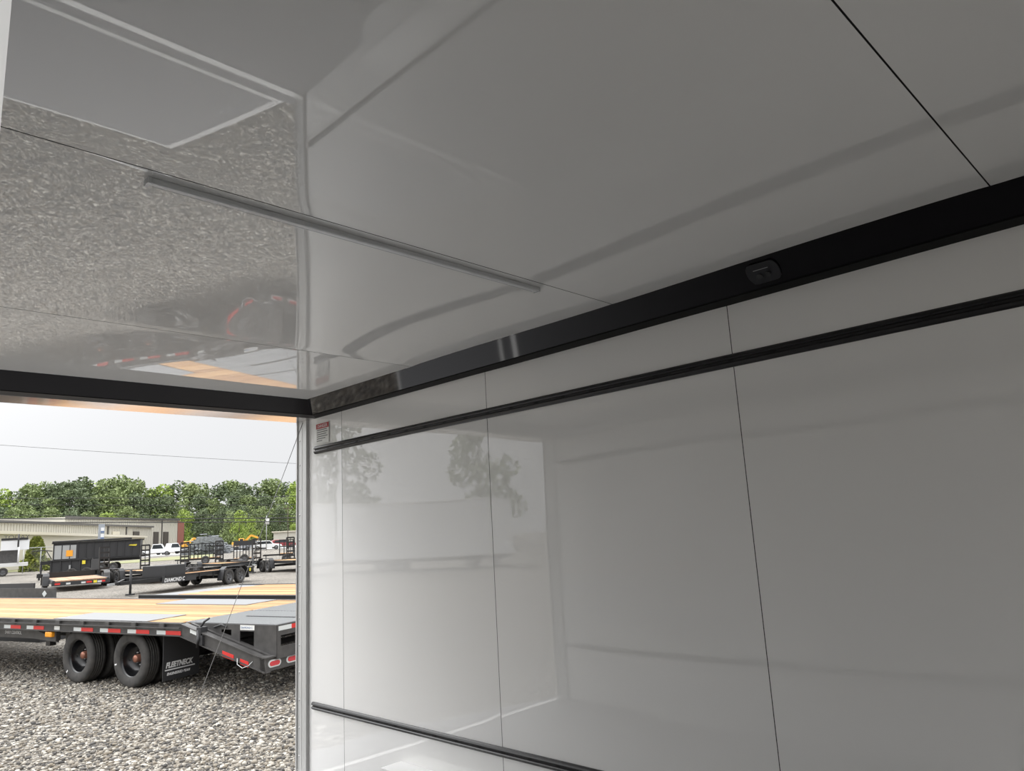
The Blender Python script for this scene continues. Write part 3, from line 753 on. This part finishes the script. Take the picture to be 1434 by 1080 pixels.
# low wooden car trailer seen from its end
h3 = math.radians(-100.6); P = gp(74, 830); lat = Vector((math.cos(h3+PI/2), math.sin(h3+PI/2), 0))*2.25
cr_ = empty('car_trailer', P+lat/2, (0, 0, h3), 'low car trailer with a pinkish wooden deck and dark rear beam, left in the yard', 'car trailer')
hw_ = lat.length/2
b = MB()
for yy in (-hw_, hw_): b.box(-6.0, 0, yy-.05, yy+.05, .34, .52)
b.build('frame', M['black2'], cr_)
b = MB()
for k in range(13):
    q = 2*hw_/13; b.box(-5.9, -.05, -hw_+k*q, -hw_+(k+1)*q-.012, .46, .51)
b.build('deck_boards', M['pine2'], cr_)
MB().box(-.04, .06, -hw_-.08, hw_+.08, .28, .46).build('rear_beam', M['black2'], cr_)
for y in (-hw_*.85, hw_*.3, hw_*.8): MB().box(.06, .068, y-.12, y+.10, .33, .41).build('red_reflector', M['refl_red'], cr_)
for y in (-hw_*.55, hw_*.0, hw_*.6): MB().box(.06, .07, y+.0, y+.18, .32, .40).build('silver_reflector', M['refl_white'], cr_)
MB().box(  .06, .075, hw_*.45, hw_*.58, .31, .43).build('yellow_tag', M['yellow'], cr_)
for y, fl in ((-hw_-.2, False), (hw_+.2, True)):
    for x in (-2.9, -3.76): wheel(cr_, x, y, .345, SMALL, fl)
    recalc(fender_mesh(1.8, .28, .345).build('fender', M['frame'] if fl else M['black2'], cr_, (-3.33, y, 0)))
b = MB().bar((-6, -hw_, .43), (-7.6, -.05, .43), .08, .12); b.bar((-6, hw_, .43), (-7.6, .05, .43), .08, .12)
b.build('tongue', M['black'], cr_)
MB().box(-6.05, -5.97, -hw_, hw_, .5, .8).build('front_board', M['black'], cr_)
for x in (-3.76, -2.9): MB().tube([(x, -hw_-.2, .345), (x, hw_+.2, .345)], .05, 8).build('axle', M['black2'], cr_)

# black dump trailer, side on
def box_trailer(name, px0, px1, depth0, depth1, ztop_px, hbody, label, cat, ribs, tagcol=None, logo=False, orange=False):
    A = dp(px0, depth0); B = dp(px1, depth1); d = B-A; L = math.hypot(d.x, d.y); h = math.atan2(d.y, d.x)
    zt = zp(px0, ztop_px, depth0)-A.z
    r = empty(name, A, (0, 0, h), label, cat)
    zb = zt-hbody
    b = MB()
    b.box(0, L, 0, .05, zb, zt); b.box(0, L, 2.05, 2.1, zb, zt); b.box(0, .05, 0, 2.1, zb, zt); b.box(L-.05, L, 0, 2.1, zb, zt); b.box(0, L, 0, 2.1, zb, zb+.06)
    for k in range(ribs+1):
        x = .04+(L-.14)*k/ribs; b.box(x, x+.06, -.07, 0, zb, zt)
    b.build('dump_body', M['black2'], r)
    MB().box(-.1, L+.1, -.1, .08, zt-.02, zt+.07).build('top_rail', M['black'], r)
    MB().box(-.1, L+.1, 2.02, 2.2, zt-.02, zt+.07).build('top_rail', M['black'], r)
    MB().box(0, L, -.12, 0, zb-.08, zb+.04).build('bottom_rail', M['black'], r)
    b = MB()
    for yy in (.5, 1.5): b.box(-.9, L, yy, yy+.1, zb-.28, zb-.02)
    b.build('frame', M['black'], r)
    for x in (L*.55, L*.55+.87):
        wheel(r, x, -.05, .345, SMALL); wheel(r, x, 2.15, .345, SMALL, True)
    MB().box(-.95, -.85, .9, 1.0, 0, zb).build('jack', M['black2'], r)
    return r, L, zb, zt
dt, L, zb, zt = box_trailer('dump_trailer', 74, 196, 60, 59.3, 762, 1.3, 'tall ribbed black dump trailer with an orange square sign, in front of the beige building', 'dump trailer', 11)
MB().box(L*.15, L*.225, -.11, -.09, zb+.28, zb+.75).build('orange_sign', M['orange'], dt)
recalc(MB().prism([(L*.865, zt-.42), (L*.88, zt-.34), (L*.965, zt-.34), (L*.955, zt-.47)], 'y', -.10, -.09).build('yellow_logo', M['yellow'], dt))
MB().box(L*.875, L*.955, -.104, -.10, zt-.375, zt-.355).build('logo_stripe', M['black'], dt)
MB().box(.1, L*.26, -.04, -.02, zb+.1, zt-.15).build('pale_side_panel', M['galv'], dt)
b = MB().tube([(-.1, .3, zt-.55), (-.8, .3, zt-.45), (-1.5, .3, zt-.5)], .04, 6); b.tube([(-.1, .3, zb+.1), (-.5, .3, zt-.5)], .035, 6)
b.build('tarp_arm', M['black2'], dt)
MB().tube([(-.05, -.15, zt+.14), (L*.9, -.12, zt+.15)], .07, 8).build('rolled_tarp', M['canvas'], dt)
d2, L2, zb2, zt2 = box_trailer('low_side_trailer', 71, 128, 50, 49.4, 786.5, .75, 'low black high-side trailer with a yellow tag, in front of the tall black dump trailer', 'trailer', 4)
MB().box(L2*.80, L2*.88, -.13, -.115, zt2-.28, zt2-.05).build('yellow_tag', M['yellow'], d2)
MB().box(L2*.48, L2*.52, -.13, -.08, zb2+.1, zb2+.45).build('pale_handle', M['galv'], d2)

# mesh-sided utility trailers in the row behind
def utility(name, px0, px1, depth, ytop, ybase, label, solid=False, n=8):
    A = dp(px0, depth); B = dp(px1, depth); d = B-A; L = math.hypot(d.x, d.y); h = math.atan2(d.y, d.x)
    z1 = zp(px0, ytop, depth)-A.z; z0 = zp(px0, ybase, depth)-A.z
    r = empty(name, A, (0, 0, h), label, 'utility trailer', 'railed utility trailers')
    b = MB()
    for yy in (0, 1.8):
        b.box(0, L, yy, yy+.06, z1-.07, z1)
        b.box(0, L, yy, yy+.05, (z0+z1)/2-.03, (z0+z1)/2+.03)
        for k in range(n+1): x = (L-.05)*k/n; b.box(x, x+.06, yy, yy+.05, z0, z1)
    b.build('side_rails', M['black'], r)
    if solid: MB().box(0, L, -.02, .0, z1-.42, z1).build('top_band', M['black2'], r)
    b = MB().box(0, L, 0, 1.85, z0-.14, z0); b.box(-1.2, 0, .85, 1.0, z0-.12, z0); b.build('frame', M['black'], r)
    MB().box(.05, L-.05, .08, 1.77, z0, z0+.04).build('deck_boards', M['pine'], r)
    for x in (L*.5,): wheel(r, x, -.16, .345, SMALL); wheel(r, x, 2.0, .345, SMALL, True)
    MB().tube([(L*.5, -.1, .345), (L*.5, 1.95, .345)], .05, 8).build('axle', M['black2'], r)
    MB().box(-1.0, -.94, .9, .96, 0, z0).build('jack', M['black2'], r)
    return r
utility('utility_trailer', 266, 310, 62, 762, 783, 'black utility trailer with open tube rails, behind the middle ladder-ramp trailer')
utility('utility_trailer', 327, 358, 60, 758, 783, 'black utility trailer with a solid dark band along the top of its rails', solid=True, n=7)
utility('utility_trailer', 391, 411, 52, 756, 776, 'black utility trailer with open rails, rightmost beside the trim of the opening', n=3)

# ================================================================== BEYOND THE YARD
# grass verge and pale road
def strip_ground(name, pts, m, dz):
    b = MB(); i = 0
    for p in pts: b.v.append((p.x, p.y, G(p.x, p.y)+dz))
    n = len(pts)//2
    for k in range(n-1): b.face((k, k+1, 2*n-2-k, 2*n-1-k))
    return recalc(b.build(name, m))
o = strip_ground('grass_verge', [dp(x, d) for x, d in ((-60, 72), (60, 76), (160, 80), (300, 84))]+[dp(x, d) for x, d in ((300, 108), (160, 92), (60, 84), (-60, 80))], M['grass'], .03)
tag(o, kind='structure')
o = strip_ground('road', [dp(x, d) for x, d in ((-60, 84), (100, 96), (200, 110), (420, 118))]+[dp(x, d) for x, d in ((420, 140), (200, 132), (100, 112), (-60, 96))], M['road'], .04)
tag(o, kind='structure')

# long beige metal building: three stepped blocks and a brick end
bd = empty('metal_building', dp(120, 130), label='long beige metal-sided building with stepped roofs and a red brick end, behind the yard', cat='building')
inv = Matrix.Translation(-bd.location)
def wall_block(name, pxa, da, ya, pxb, db, yb, thick, m, ribs=0, eave=True, evm='beave', side_m=None):
    A, B = dp(pxa, da), dp(pxb, db); za, zb_ = zp(pxa, ya, da), zp(pxb, yb, db)
    d = Vector((B.x-A.x, B.y-A.y, 0)); L = d.length; d.normalize(); nrm = Vector((-d.y, d.x, 0))
    if nrm.dot(Vector((A.x, A.y, 0))) < 0: nrm = -nrm
    O = bd.location
    b = MB()
    def pt(t, off, z): p = A+d*(L*t)+nrm*off; return (p.x-O.x, p.y-O.y, z-O.z)
    zg = GZ
    v = [pt(0, 0, zg), pt(1, 0, zg), pt(1, 0, zb_), pt(0, 0, za), pt(0, thick, zg), pt(1, thick, zg), pt(1, thick, zb_+.3), pt(0, thick, za+.3)]
    b.v += v
    for q in ((0, 1, 2, 3), (5, 4, 7, 6), (1, 5, 6, 2), (4, 0, 3, 7), (3, 2, 6, 7)): b.face(q, 0)
    for k in range(ribs):
        t = (k+.5)/ribs; zt_ = za+(zb_-za)*t
        b.bar(pt(t, -.03, zg+.3), pt(t, -.03, zt_-.1), .08, .06, tuple(d))
    o = recalc(b.build(name, m, bd))
    if eave:
        MB().bar(pt(0, -.25, za), pt(1, -.25, zb_), .5, .32, (0, 0, 1)).build('eave', M[evm], bd)
    return (A, B, nrm)
ptA = wall_block('rear_wall', 88, 128, 724, 248, 165, 728.5, 14, M['bwall'], 60)
ptB = wall_block('middle_wall', -70, 92, 728, 211, 149, 738, 8, M['bwall'], 90)
ptC = wall_block('front_wall', -70, 70, 744, 202, 145, 752, 8, M['bwall2'], 0, True, 'btrim')
# brick end and doors, windows
A = dp(248, 164.8); B2 = dp(257, 171)
O = bd.location
d = Vector((B2.x-A.x, B2.y-A.y, 0)); zt_ = zp(250, 729, 165)
b = MB(); b.quad((A.x-O.x, A.y-O.y, GZ-O.z), (B2.x-O.x, B2.y-O.y, GZ-O.z), (B2.x-O.x, B2.y-O.y, zt_-.3-O.z), (A.x-O.x, A.y-O.y, zt_-O.z))
nb_ = Vector((-d.y, d.x, 0)).normalized()*.4
b.quad((A.x-O.x, A.y-O.y, zt_-O.z), (B2.x-O.x, B2.y-O.y, zt_-.3-O.z), (B2.x-O.x+nb_.x, B2.y-O.y+nb_.y, zt_-.3-O.z), (A.x-O.x+nb_.x, A.y-O.y+nb_.y, zt_-O.z))
b.build('brick_end_wall', M['brick'], bd)
def opening(name, wl, pxc, wpx, y0, y1, m):
    A_, B_, n_ = wl; v = ray(pxc, yh(pxc)); e = B_-A_
    t = (A_.x*e.y-A_.y*e.x)/(v.x*e.y-v.y*e.x); p = v*t         # where the sight line meets the wall
    k_ = t/FPX; z0, z1 = ray(pxc, y1).z*t, ray(pxc, y0).z*t
    a_ = math.atan2(e.y, e.x); ang = abs(math.sin(a_-math.atan2(v.y, v.x))); wd_ = wpx*k_*v.length/ang*.9
    mt = Matrix.Translation((p.x-O.x, p.y-O.y, -O.z)) @ Matrix.Rotation(a_, 4, 'Z')
    return MB().box(-wd_/2, wd_/2, -.2, .2, z0, z1, 0, mt).build(name, m, bd)
opening('doorway', ptA, 217, 6, 745, 767, M['bdoor'])
opening('doorway', ptA, 231, 6, 745, 767, M['bdoor'])
opening('window', ptB, 189, 7, 744.5, 750, M['bdoor'])
opening('window', ptB, 160, 8, 744.5, 749, M['btrim'])
opening('downpipe', ptB, 149, .8, 737, 749, M['beave'])
opening('downpipe', ptB, 175, .8, 738, 749, M['beave'])
opening('downpipe', ptA, 225, .8, 729, 766, M['beave'])
text('wall_lettering', 'TODAY', .55, M['beave'], bd, face_mtx(tuple(Vector((dp(3, 75).x, dp(3, 75).y, zp(3, 756, 75)))-O), tuple(Vector((dp(40, 75).x-dp(3, 75).x, dp(40, 75).y-dp(3, 75).y, 0))), (0, 0, 1)), sx=1.1)

# sign tower
P = dp(140.5, 74)
sg = empty('sign_tower', P, (0, 0, math.atan2(P.y, P.x)-PI/2), 'narrow grey sign tower rising behind the tall black dump trailer', 'sign')
zt = zp(140, 734, 74)-P.z
MB().box(-.28, .28, -.1, .1, 0, zt).build('sign_body', M['signgrey'], sg)
for k in range(2): MB().box(-.05, .25, -.12, -.1, zt-.75-k*.62, zt-.35-k*.62).build('sign_panel', M['white'], sg)
for k in range(2): MB().box(-.05, .25, -.125, -.12, zt-.85-k*.62, zt-.68-k*.62).build('blue_band', M['signblue'], sg)

# white dump trailer with black tarp roller at the far left
A = dp(-30, 64); B2 = dp(40, 64); d = B2-A; L = math.hypot(d.x, d.y)
wt = empty('tarp_trailer', A, (0, 0, math.atan2(d.y, d.x)), 'white and dark trailer with a white side board, at the far left edge', 'trailer')
z_ = lambda y: zp(10, y, 64)-A.z
MB().box(L*.42, L, 0, .08, z_(771), z_(757)).build('side_board', M['white'], wt)
MB().box(L*.42, L*.97, -.05, .15, z_(757), z_(754)).build('tarp_roller', M['canvas'], wt)
recalc(MB().prism([(0, z_(790)), (L*.8, z_(790)), (L*.78, z_(771)), (L*.45, z_(771)), (0, z_(779))], 'y', .3, 1.8).build('dark_body', M['frame'], wt))
MB().box(0, L, -.15, 2.0, z_(794), z_(789)).build('white_frame', M['white2'], wt)
MB().tube([(L*.79, -.3, z_(790)), (L*.79, -.3, z_(767))], .06, 8).build('jack_post', M['white'], wt)
MB().tube([(L*.77, -.3, z_(767)), (L*.77, -.3, z_(749))], .06, 8).build('jack_handle', M['black2'], wt)
for x in (L*.35, L*.5): wheel(wt, x, -.25, .345, SMALL)
# brown plinth slab under it
P = dp(10, 61)
# cone shrub and hedge
def leaf_cloud(n, shape, sz, seed):
    r = np.random.default_rng(seed); b = MB()
    pts = shape(r, n)
    for p in pts:
        a = Vector(r.normal(size=3)).normalized(); c = a.cross(Vector(r.normal(size=3))).normalized(); q = sz*r.uniform(.6, 1.3)
        p = Vector(p); b.quad(p-a*q-c*q*.7, p+a*q-c*q*.7, p+a*q+c*q*.7, p-a*q+c*q*.7)
    return b
def cone_shape(R, H):
    def f(r, n):
        z = r.random(n)**.8; a = r.random(n)*6.283; prof = np.where(z < .35, 1.0-.1*z, np.sqrt(np.clip(1-((z-.3)/.72)**2, .02, 1))*.62+.0)
        prof = np.where(z < .35, 1-.3*z, prof); rr_ = R*prof*(.75+.3*r.random(n))
        return np.stack([rr_*np.cos(a), rr_*np.sin(a), z*H], 1)
    return f
P = dp(50, 73); r = empty('shrub', P, label='rounded green shrub with a narrower yellow-green top, by the chain-link fence at left', cat='shrub')
hs = zp(50, 752, 73)-P.z
leaf_cloud(4200, cone_shape(1.25, hs), .09, 3).build('foliage', M['leaf_hedge'], r)
MB().tube([(0, 0, 0), (0, 0, hs*.8)], .12, 8, r2=.03).build('stem', M['bark'], r)
# chain-link fence
A = dp(33, 69); B2 = dp(92, 70); d = B2-A; L = math.hypot(d.x, d.y)
fn = empty('chain_link_fence', A, (0, 0, math.atan2(d.y, d.x)), 'low galvanised chain-link fence in front of the shrub', 'fence')
hf = zp(50, 767, 69)-A.z
for x in (0, L*.4, L*.75, L): MB().tube([(x, 0, 0), (x, 0, hf)], .035, 6).build('fence_post', M['galv'], fn)
MB().tube([(0, 0, hf), (L, 0, hf)], .03, 6).build('top_rail', M['galv'], fn)
b = MB(); x = -hf
while x < L:
    for sgn in (1, -1):
        xa, xb = (x, x+hf) if sgn > 0 else (x+hf, x); za, zb_ = 0, hf
        t0, t1 = 0., 1.
        for lim in (0, L):
            pass
        p0, p1 = Vector((xa, 0, 0)), Vector((xb, 0, hf))
        if max(xa, xb) > L or min(xa, xb) < 0:
            continue
        b.tube([p0, p1], .004, 3)
    x += .14
b.build('wire_mesh', M['galv'], fn)

# pickups and cars
def vehicle(name, P, heading, L, H, col, label, pickup=False):
    r = empty(name, P, (0, 0, heading), label, 'car' if not pickup else 'pickup truck'); wd = 1.85; hw_ = wd/2
    if pickup:
        body = [(-L/2, .45), (-L/2, 1.0), (-L*.12, 1.05), (-L*.10, 1.08), (-L*.06, H), (L*.16, H), (L*.24, 1.12), (L*.46, 1.0), (L/2, .85), (L/2, .45)]
        glass = [(-L*.08, 1.12), (-L*.05, H-.1), (L*.155, H-.1), (L*.215, 1.12)]
    else:
        body = [(-L/2, .4), (-L/2, .9), (-L*.40, H*.95), (-L*.3, H), (L*.1, H), (L*.22, .98), (L*.45, .85), (L/2, .7), (L/2, .4)]
        glass = [(-L*.38, .98), (-L*.33, H-.1), (L*.09, H-.1), (L*.18, .98)]
    o = recalc(MB().prism(body, 'y', -hw_, hw_).build('body', col, r)); bevel(o, .06, 2)
    for y in (-hw_-.004, hw_-.004): MB().prism(glass, 'y', y, y+.008).build('side_window', M['glass'], r)
    o = MB().box(L*.155, L*.165, -.7, .7, 0, .01); 
    for x in (-L*.31, L*.31):
        for y, f_ in ((-hw_+.06, False), (hw_-.06, True)): wheel(r, x, y, .345, SMALL, f_)
    return r
def heading_at(px): 
    v = ray(px, yh(px)); return math.atan2(v.y, v.x)-PI/2
vehicle('pickup_truck', dp(218, 116), heading_at(218)-.1, 5.6, 1.85, M['white'], 'white pickup truck parked in front of the building doors, front one of the two', True)
vehicle('pickup_truck', dp(239, 124), heading_at(239)+.5, 5.4, 1.85, M['white'], 'white pickup truck partly hidden behind the other white pickup, to its right', True)
vehicle('car', dp(374, 112), heading_at(374), 4.6, 1.5, M['white'], 'white car in the far lot, left one of the two behind the solid-topped utility trailer')
vehicle('car', dp(396, 122), heading_at(393)+.2, 4.5, 1.5, M['carred'], 'red car in the far lot behind the rightmost utility trailer')
vehicle('car', dp(356, 118), heading_at(356)+.3, 4.6, 1.6, M['cargrey'], 'grey car in the far lot beside the white car')
# yellow machines
def machine(P, heading, label):
    # about four metres long
    r = empty('excavator', P, (0, 0, heading), label, 'excavator', 'yellow excavators')
    for y in (-.9, .9): bevel(MB().box(-1.5, 1.5, y-.25, y+.25, 0, .75).build('crawler_track', M['black2'], r), .2)
    bevel(MB().box(-1.6, .9, -1.1, 1.1, .9, 1.8).build('engine_house', M['machine'], r), .1)
    bevel(MB().box(-.1, 1.0, -1.1, -.1, 1.2, 2.6).build('cab', M['machine'], r), .08)
    MB().box(.2, .9, -1.12, -1.1, 1.7, 2.45).build('cab_window', M['glass'], r)
    b = MB().bar((.8, .2, 1.6), (2.4, .2, 3.2), .3, .45); b.bar((2.4, .2, 3.2), (3.9, .2, 2.6), .3, .4); b.build('boom', M['machine'], r)
    b = MB().bar((3.9, .2, 2.7), (3.6, .2, .9), .25, .3); b.build('stick', M['machine'], r)
    recalc(MB().prism([(3.3, .9), (3.9, .9), (4.0, .4), (3.4, .2)], 'y', -.2, .6).build('bucket', M['black2'], r))
    r.scale = (.8, .8, .8)
machine(dp(257, 132), heading_at(257)+.4, 'yellow excavator by the brick end of the building')
machine(dp(336, 128), heading_at(336)-.2, 'yellow excavator to the right of the dark scrap heap')
# heap of scrap frames
P = dp(291, 104); hz = zp(291, 744, 104)-P.z
b = MB()
for k in range(420):
    a = random.random()*6.28; q = random.random()**.6; x = 3.3*q*math.cos(a); y = 1.6*q*math.sin(a); z = random.random()*hz*(1-q*.75)+.1
    mt = Matrix.Translation((x, y, z)) @ Matrix.Rotation(random.random()*3, 4, 'Z') @ Matrix.Rotation(random.uniform(-.5, .5), 4, 'X')
    if k % 3: b.box(-.7, .7, -.05, .05, -.05, .05, 0, mt)
    else: b.box(-.3, .3, -.25, .25, -.04, .04, 0, mt)
b.prism([(-3.2, 0), (3.2, 0), (1.4, hz*.75), (-1.5, hz*.75)], 'y', -1, 1)
o = b.build('scrap_heap', M['scrap'], None, P, (0, 0, heading_at(291)))
tag(o, 'dark heap of stacked scrap steel at the back of the lot', 'scrap heap', kind='stuff')
# pale low building at right, utility poles
A = dp(383, 150); B2 = dp(470, 150); d = B2-A; L = math.hypot(d.x, d.y)
lb = empty('low_building', A, (0, 0, math.atan2(d.y, d.x)), 'pale low building at the right, under the trees beside the opening trim', 'building')
MB().box(0, L, 0, 8, 0, zp(383, 746, 150)-A.z).build('wall', M['bwall'], lb)
MB().box(-.4, L, -.4, 8, zp(383, 746, 150)-A.z, zp(383, 744.5, 150)-A.z).build('roof', M['btrim'], lb)
def pole(px, depth, ytop, label, rad=.11, trans=False):
    P = dp(px, depth); h = zp(px, ytop, depth)-P.z
    r = empty('utility_pole', P, label=label, cat='utility pole')
    MB().tube([(0, 0, 0), (0, 0, h)], rad, 8, r2=rad*.7).build('post', M['bark'] if not trans else M['galv'], r)
    if trans: MB().lathe([(.001, 0), (.28, 0), (.28, 1.0), (.001, 1.0)], 12).build('transformer', M['white2'], r, (0, -.3, h-1.4), (PI/2, 0, 0))
    else: MB().box(-.9, .9, -.05, .05, h-.5, h-.38).build('cross_arm', M['bark'], r)
    return r
pole(373, 110, 722, 'thin grey pole with a pale transformer box in the far lot', .07, True)
pole(403, 112, 708, 'thin dark utility pole near the right trim of the opening', .07)
# power lines
def wire(x0, y0, d0, x1, y1, d1, sag, label, rad):
    a, c = dp(x0, d0), dp(x1, d1); a.z = zp(x0, y0, d0); c.z = zp(x1, y1, d1)
    pts = [a.lerp(c, t)-Vector((0, 0, sag*4*t*(1-t))) for t in [k/16 for k in range(17)]]
    tag(MB().tube(pts, rad, 5).build('power_line', M['black2']), label, 'power line', 'power lines over the yard')
wire(-300, 598, 55, 700, 662, 55, .2, 'single power line highest across the pale sky', .012)
for k, (ya, yb) in enumerate(((693, 690), (700, 704), (716, 717), (721, 722), (726, 727))):
    wire(-300, ya+2, 95, 700, yb-3, 95, .5, ['power line crossing near the tree tops, upper strand', 'power line crossing the upper tree crowns', 'power line across the middle of the trees', 'dark power line just above the building roof', 'lowest dark power line skimming the building roof'][k], .03 if k < 3 else .06)

# trees
def crown_shape(R, H, seed):
    rr_ = np.random.default_rng(seed); nb_ = 26
    cs = []
    for _ in range(nb_):
        a = rr_.random()*6.283; z = rr_.random(); q = math.sqrt(max(.05, 1-(2*z-.85)**2*.75))*R*.72*rr_.random()**.5
        cs.append((q*math.cos(a), q*math.sin(a), H*(.12+.80*z), R*rr_.uniform(.26, .42)))
    cs = np.array(cs)
    def f(r, n):
        k = r.integers(0, nb_, n); dv = r.normal(size=(n, 3)); dv /= np.linalg.norm(dv, axis=1)[:, None]
        return cs[k, :3]+dv*cs[k, 3:4]*(.8+.25*r.random((n, 1)))*np.array([1, 1, .85])
    return f
CROWNS = [leaf_cloud(2600, crown_shape(4.6, 15, 11+k), .21, 50+k).mesh('crown', M['leaf_mid']) for k in range(6)]
TRUNK = MB().tube([(0, 0, -.3), (.1, 0, 6), (0, .1, 12)], .28, 8, r2=.08).mesh('trunk', M['bark'])
kinds = {'dark': ('dark green leafy tree in the woods behind the building', 'leaf_dark'), 'mid': ('mid-green leafy tree in the woods behind the building', 'leaf_mid'), 'lime': ('bright lime-green tree in the woods behind the yard', 'leaf_lime')}
prof_x = [-60, 0, 30, 60, 100, 140, 165, 190, 215, 235, 262, 285, 320, 345, 372, 400, 430, 480]
prof_y = [690, 690, 680, 676, 672, 675, 664, 672, 683, 676, 675, 680, 671, 676, 672, 674, 677, 680]
def tree(px, depth, ytop, kind, k, P=None, H=None):
    P = P or dp(px, depth); h = H or (zp(px, ytop, depth)-P.z)
    lb, mm = kinds[kind]
    grp = {'dark': 'dark green trees in the woods', 'mid': 'mid-green trees in the woods', 'lime': 'lime-green trees in the woods'}[kind]
    if H: lb, grp = 'leafy tree out to the left, seen only mirrored in the right wall panels', 'mirrored trees'
    r = empty('tree', P, (0, 0, k*1.3), lb, 'tree', grp)
    s = h/14.6
    o = put('crown', CROWNS[k % 6], r); o.material_slots[0].link = 'OBJECT'; o.material_slots[0].material = M[mm]; o.scale = (s*random.uniform(.9, 1.1), s*random.uniform(.9, 1.1), s)
    o = put('trunk', TRUNK, r); o.scale = (s, s, s)
k = 0
random.seed(21)
x = -40
while x < 450:                                # back row follows the skyline
    yt = float(np.interp(x, prof_x, prof_y)); tree(x, 215+random.uniform(-8, 8), yt+random.uniform(-3, 5), random.choice(['dark', 'dark', 'mid', 'mid', 'lime']), k); k += 1; x += 19
x = -45
while x < 455:
    yt = float(np.interp(x, prof_x, prof_y)); tree(x, 197, yt+random.uniform(10, 26), random.choice(['dark', 'mid', 'mid', 'lime', 'dark']), k); k += 1; x += 23
x = -40
while x < 455:
    tree(x, 184, random.uniform(706, 722), random.choice(['dark', 'mid', 'dark', 'mid', 'lime']), k); k += 1; x += 27
tree(335, 160, 716, 'lime', 2); tree(352, 165, 726, 'lime', 4); tree(412, 168, 734, 'lime', 1); tree(322, 168, 716, 'mid', 3)

# ================================================================== SEEN ONLY IN THE SHINY PANELS
# white enclosed trailer parked across the yard to the left (mirrored in the right wall)
def mir(p): return Vector((2*XR-p.x, p.y, 0))
A = mir(gp(430, 806)); B2 = mir(gp(712, 792)); d = B2-A
wt = empty('cargo_trailer', (A.x, A.y, G(A.x, A.y)), (0, 0, math.atan2(d.y, d.x)), 'white enclosed cargo trailer, seen only as a pale block mirrored in the right wall', 'cargo trailer')
L = math.hypot(d.x, d.y)
sgn = 1 if Vector((-d.y, d.x, 0)).dot(Vector((A.x, A.y, 0))) > 0 else -1
y0, y1 = sorted((0, 2.5*sgn))
bevel(MB().box(0, L, y0, y1, .6, 3.45).build('body', M['white'], wt), .08)
MB().box(-.02, L+.02, y0-.02, y1+.02, 3.42, 3.5).build('roof_rail', M['alubright'], wt)
MB().box(.2, L-.2, y0+.1, y1-.1, .45, .6).build('frame', M['black2'], wt)
for x in (L*.35, L*.44, L*.85): wheel(wt, x, .12*sgn, .345, SMALL, sgn < 0); wheel(wt, x, 2.4*sgn, .345, SMALL, sgn > 0)
for j, (x, y, h) in enumerate(((-40, 72, 17), (-52, 60, 15), (-30, 88, 18), (-66, 50, 17), (-18, 110, 19), (-75, 36, 16), (-8, 130, 19))):
    tree(0, 0, 0, 'mid' if j % 2 else 'dark', j, Vector((x, y, G(x, y))), h)
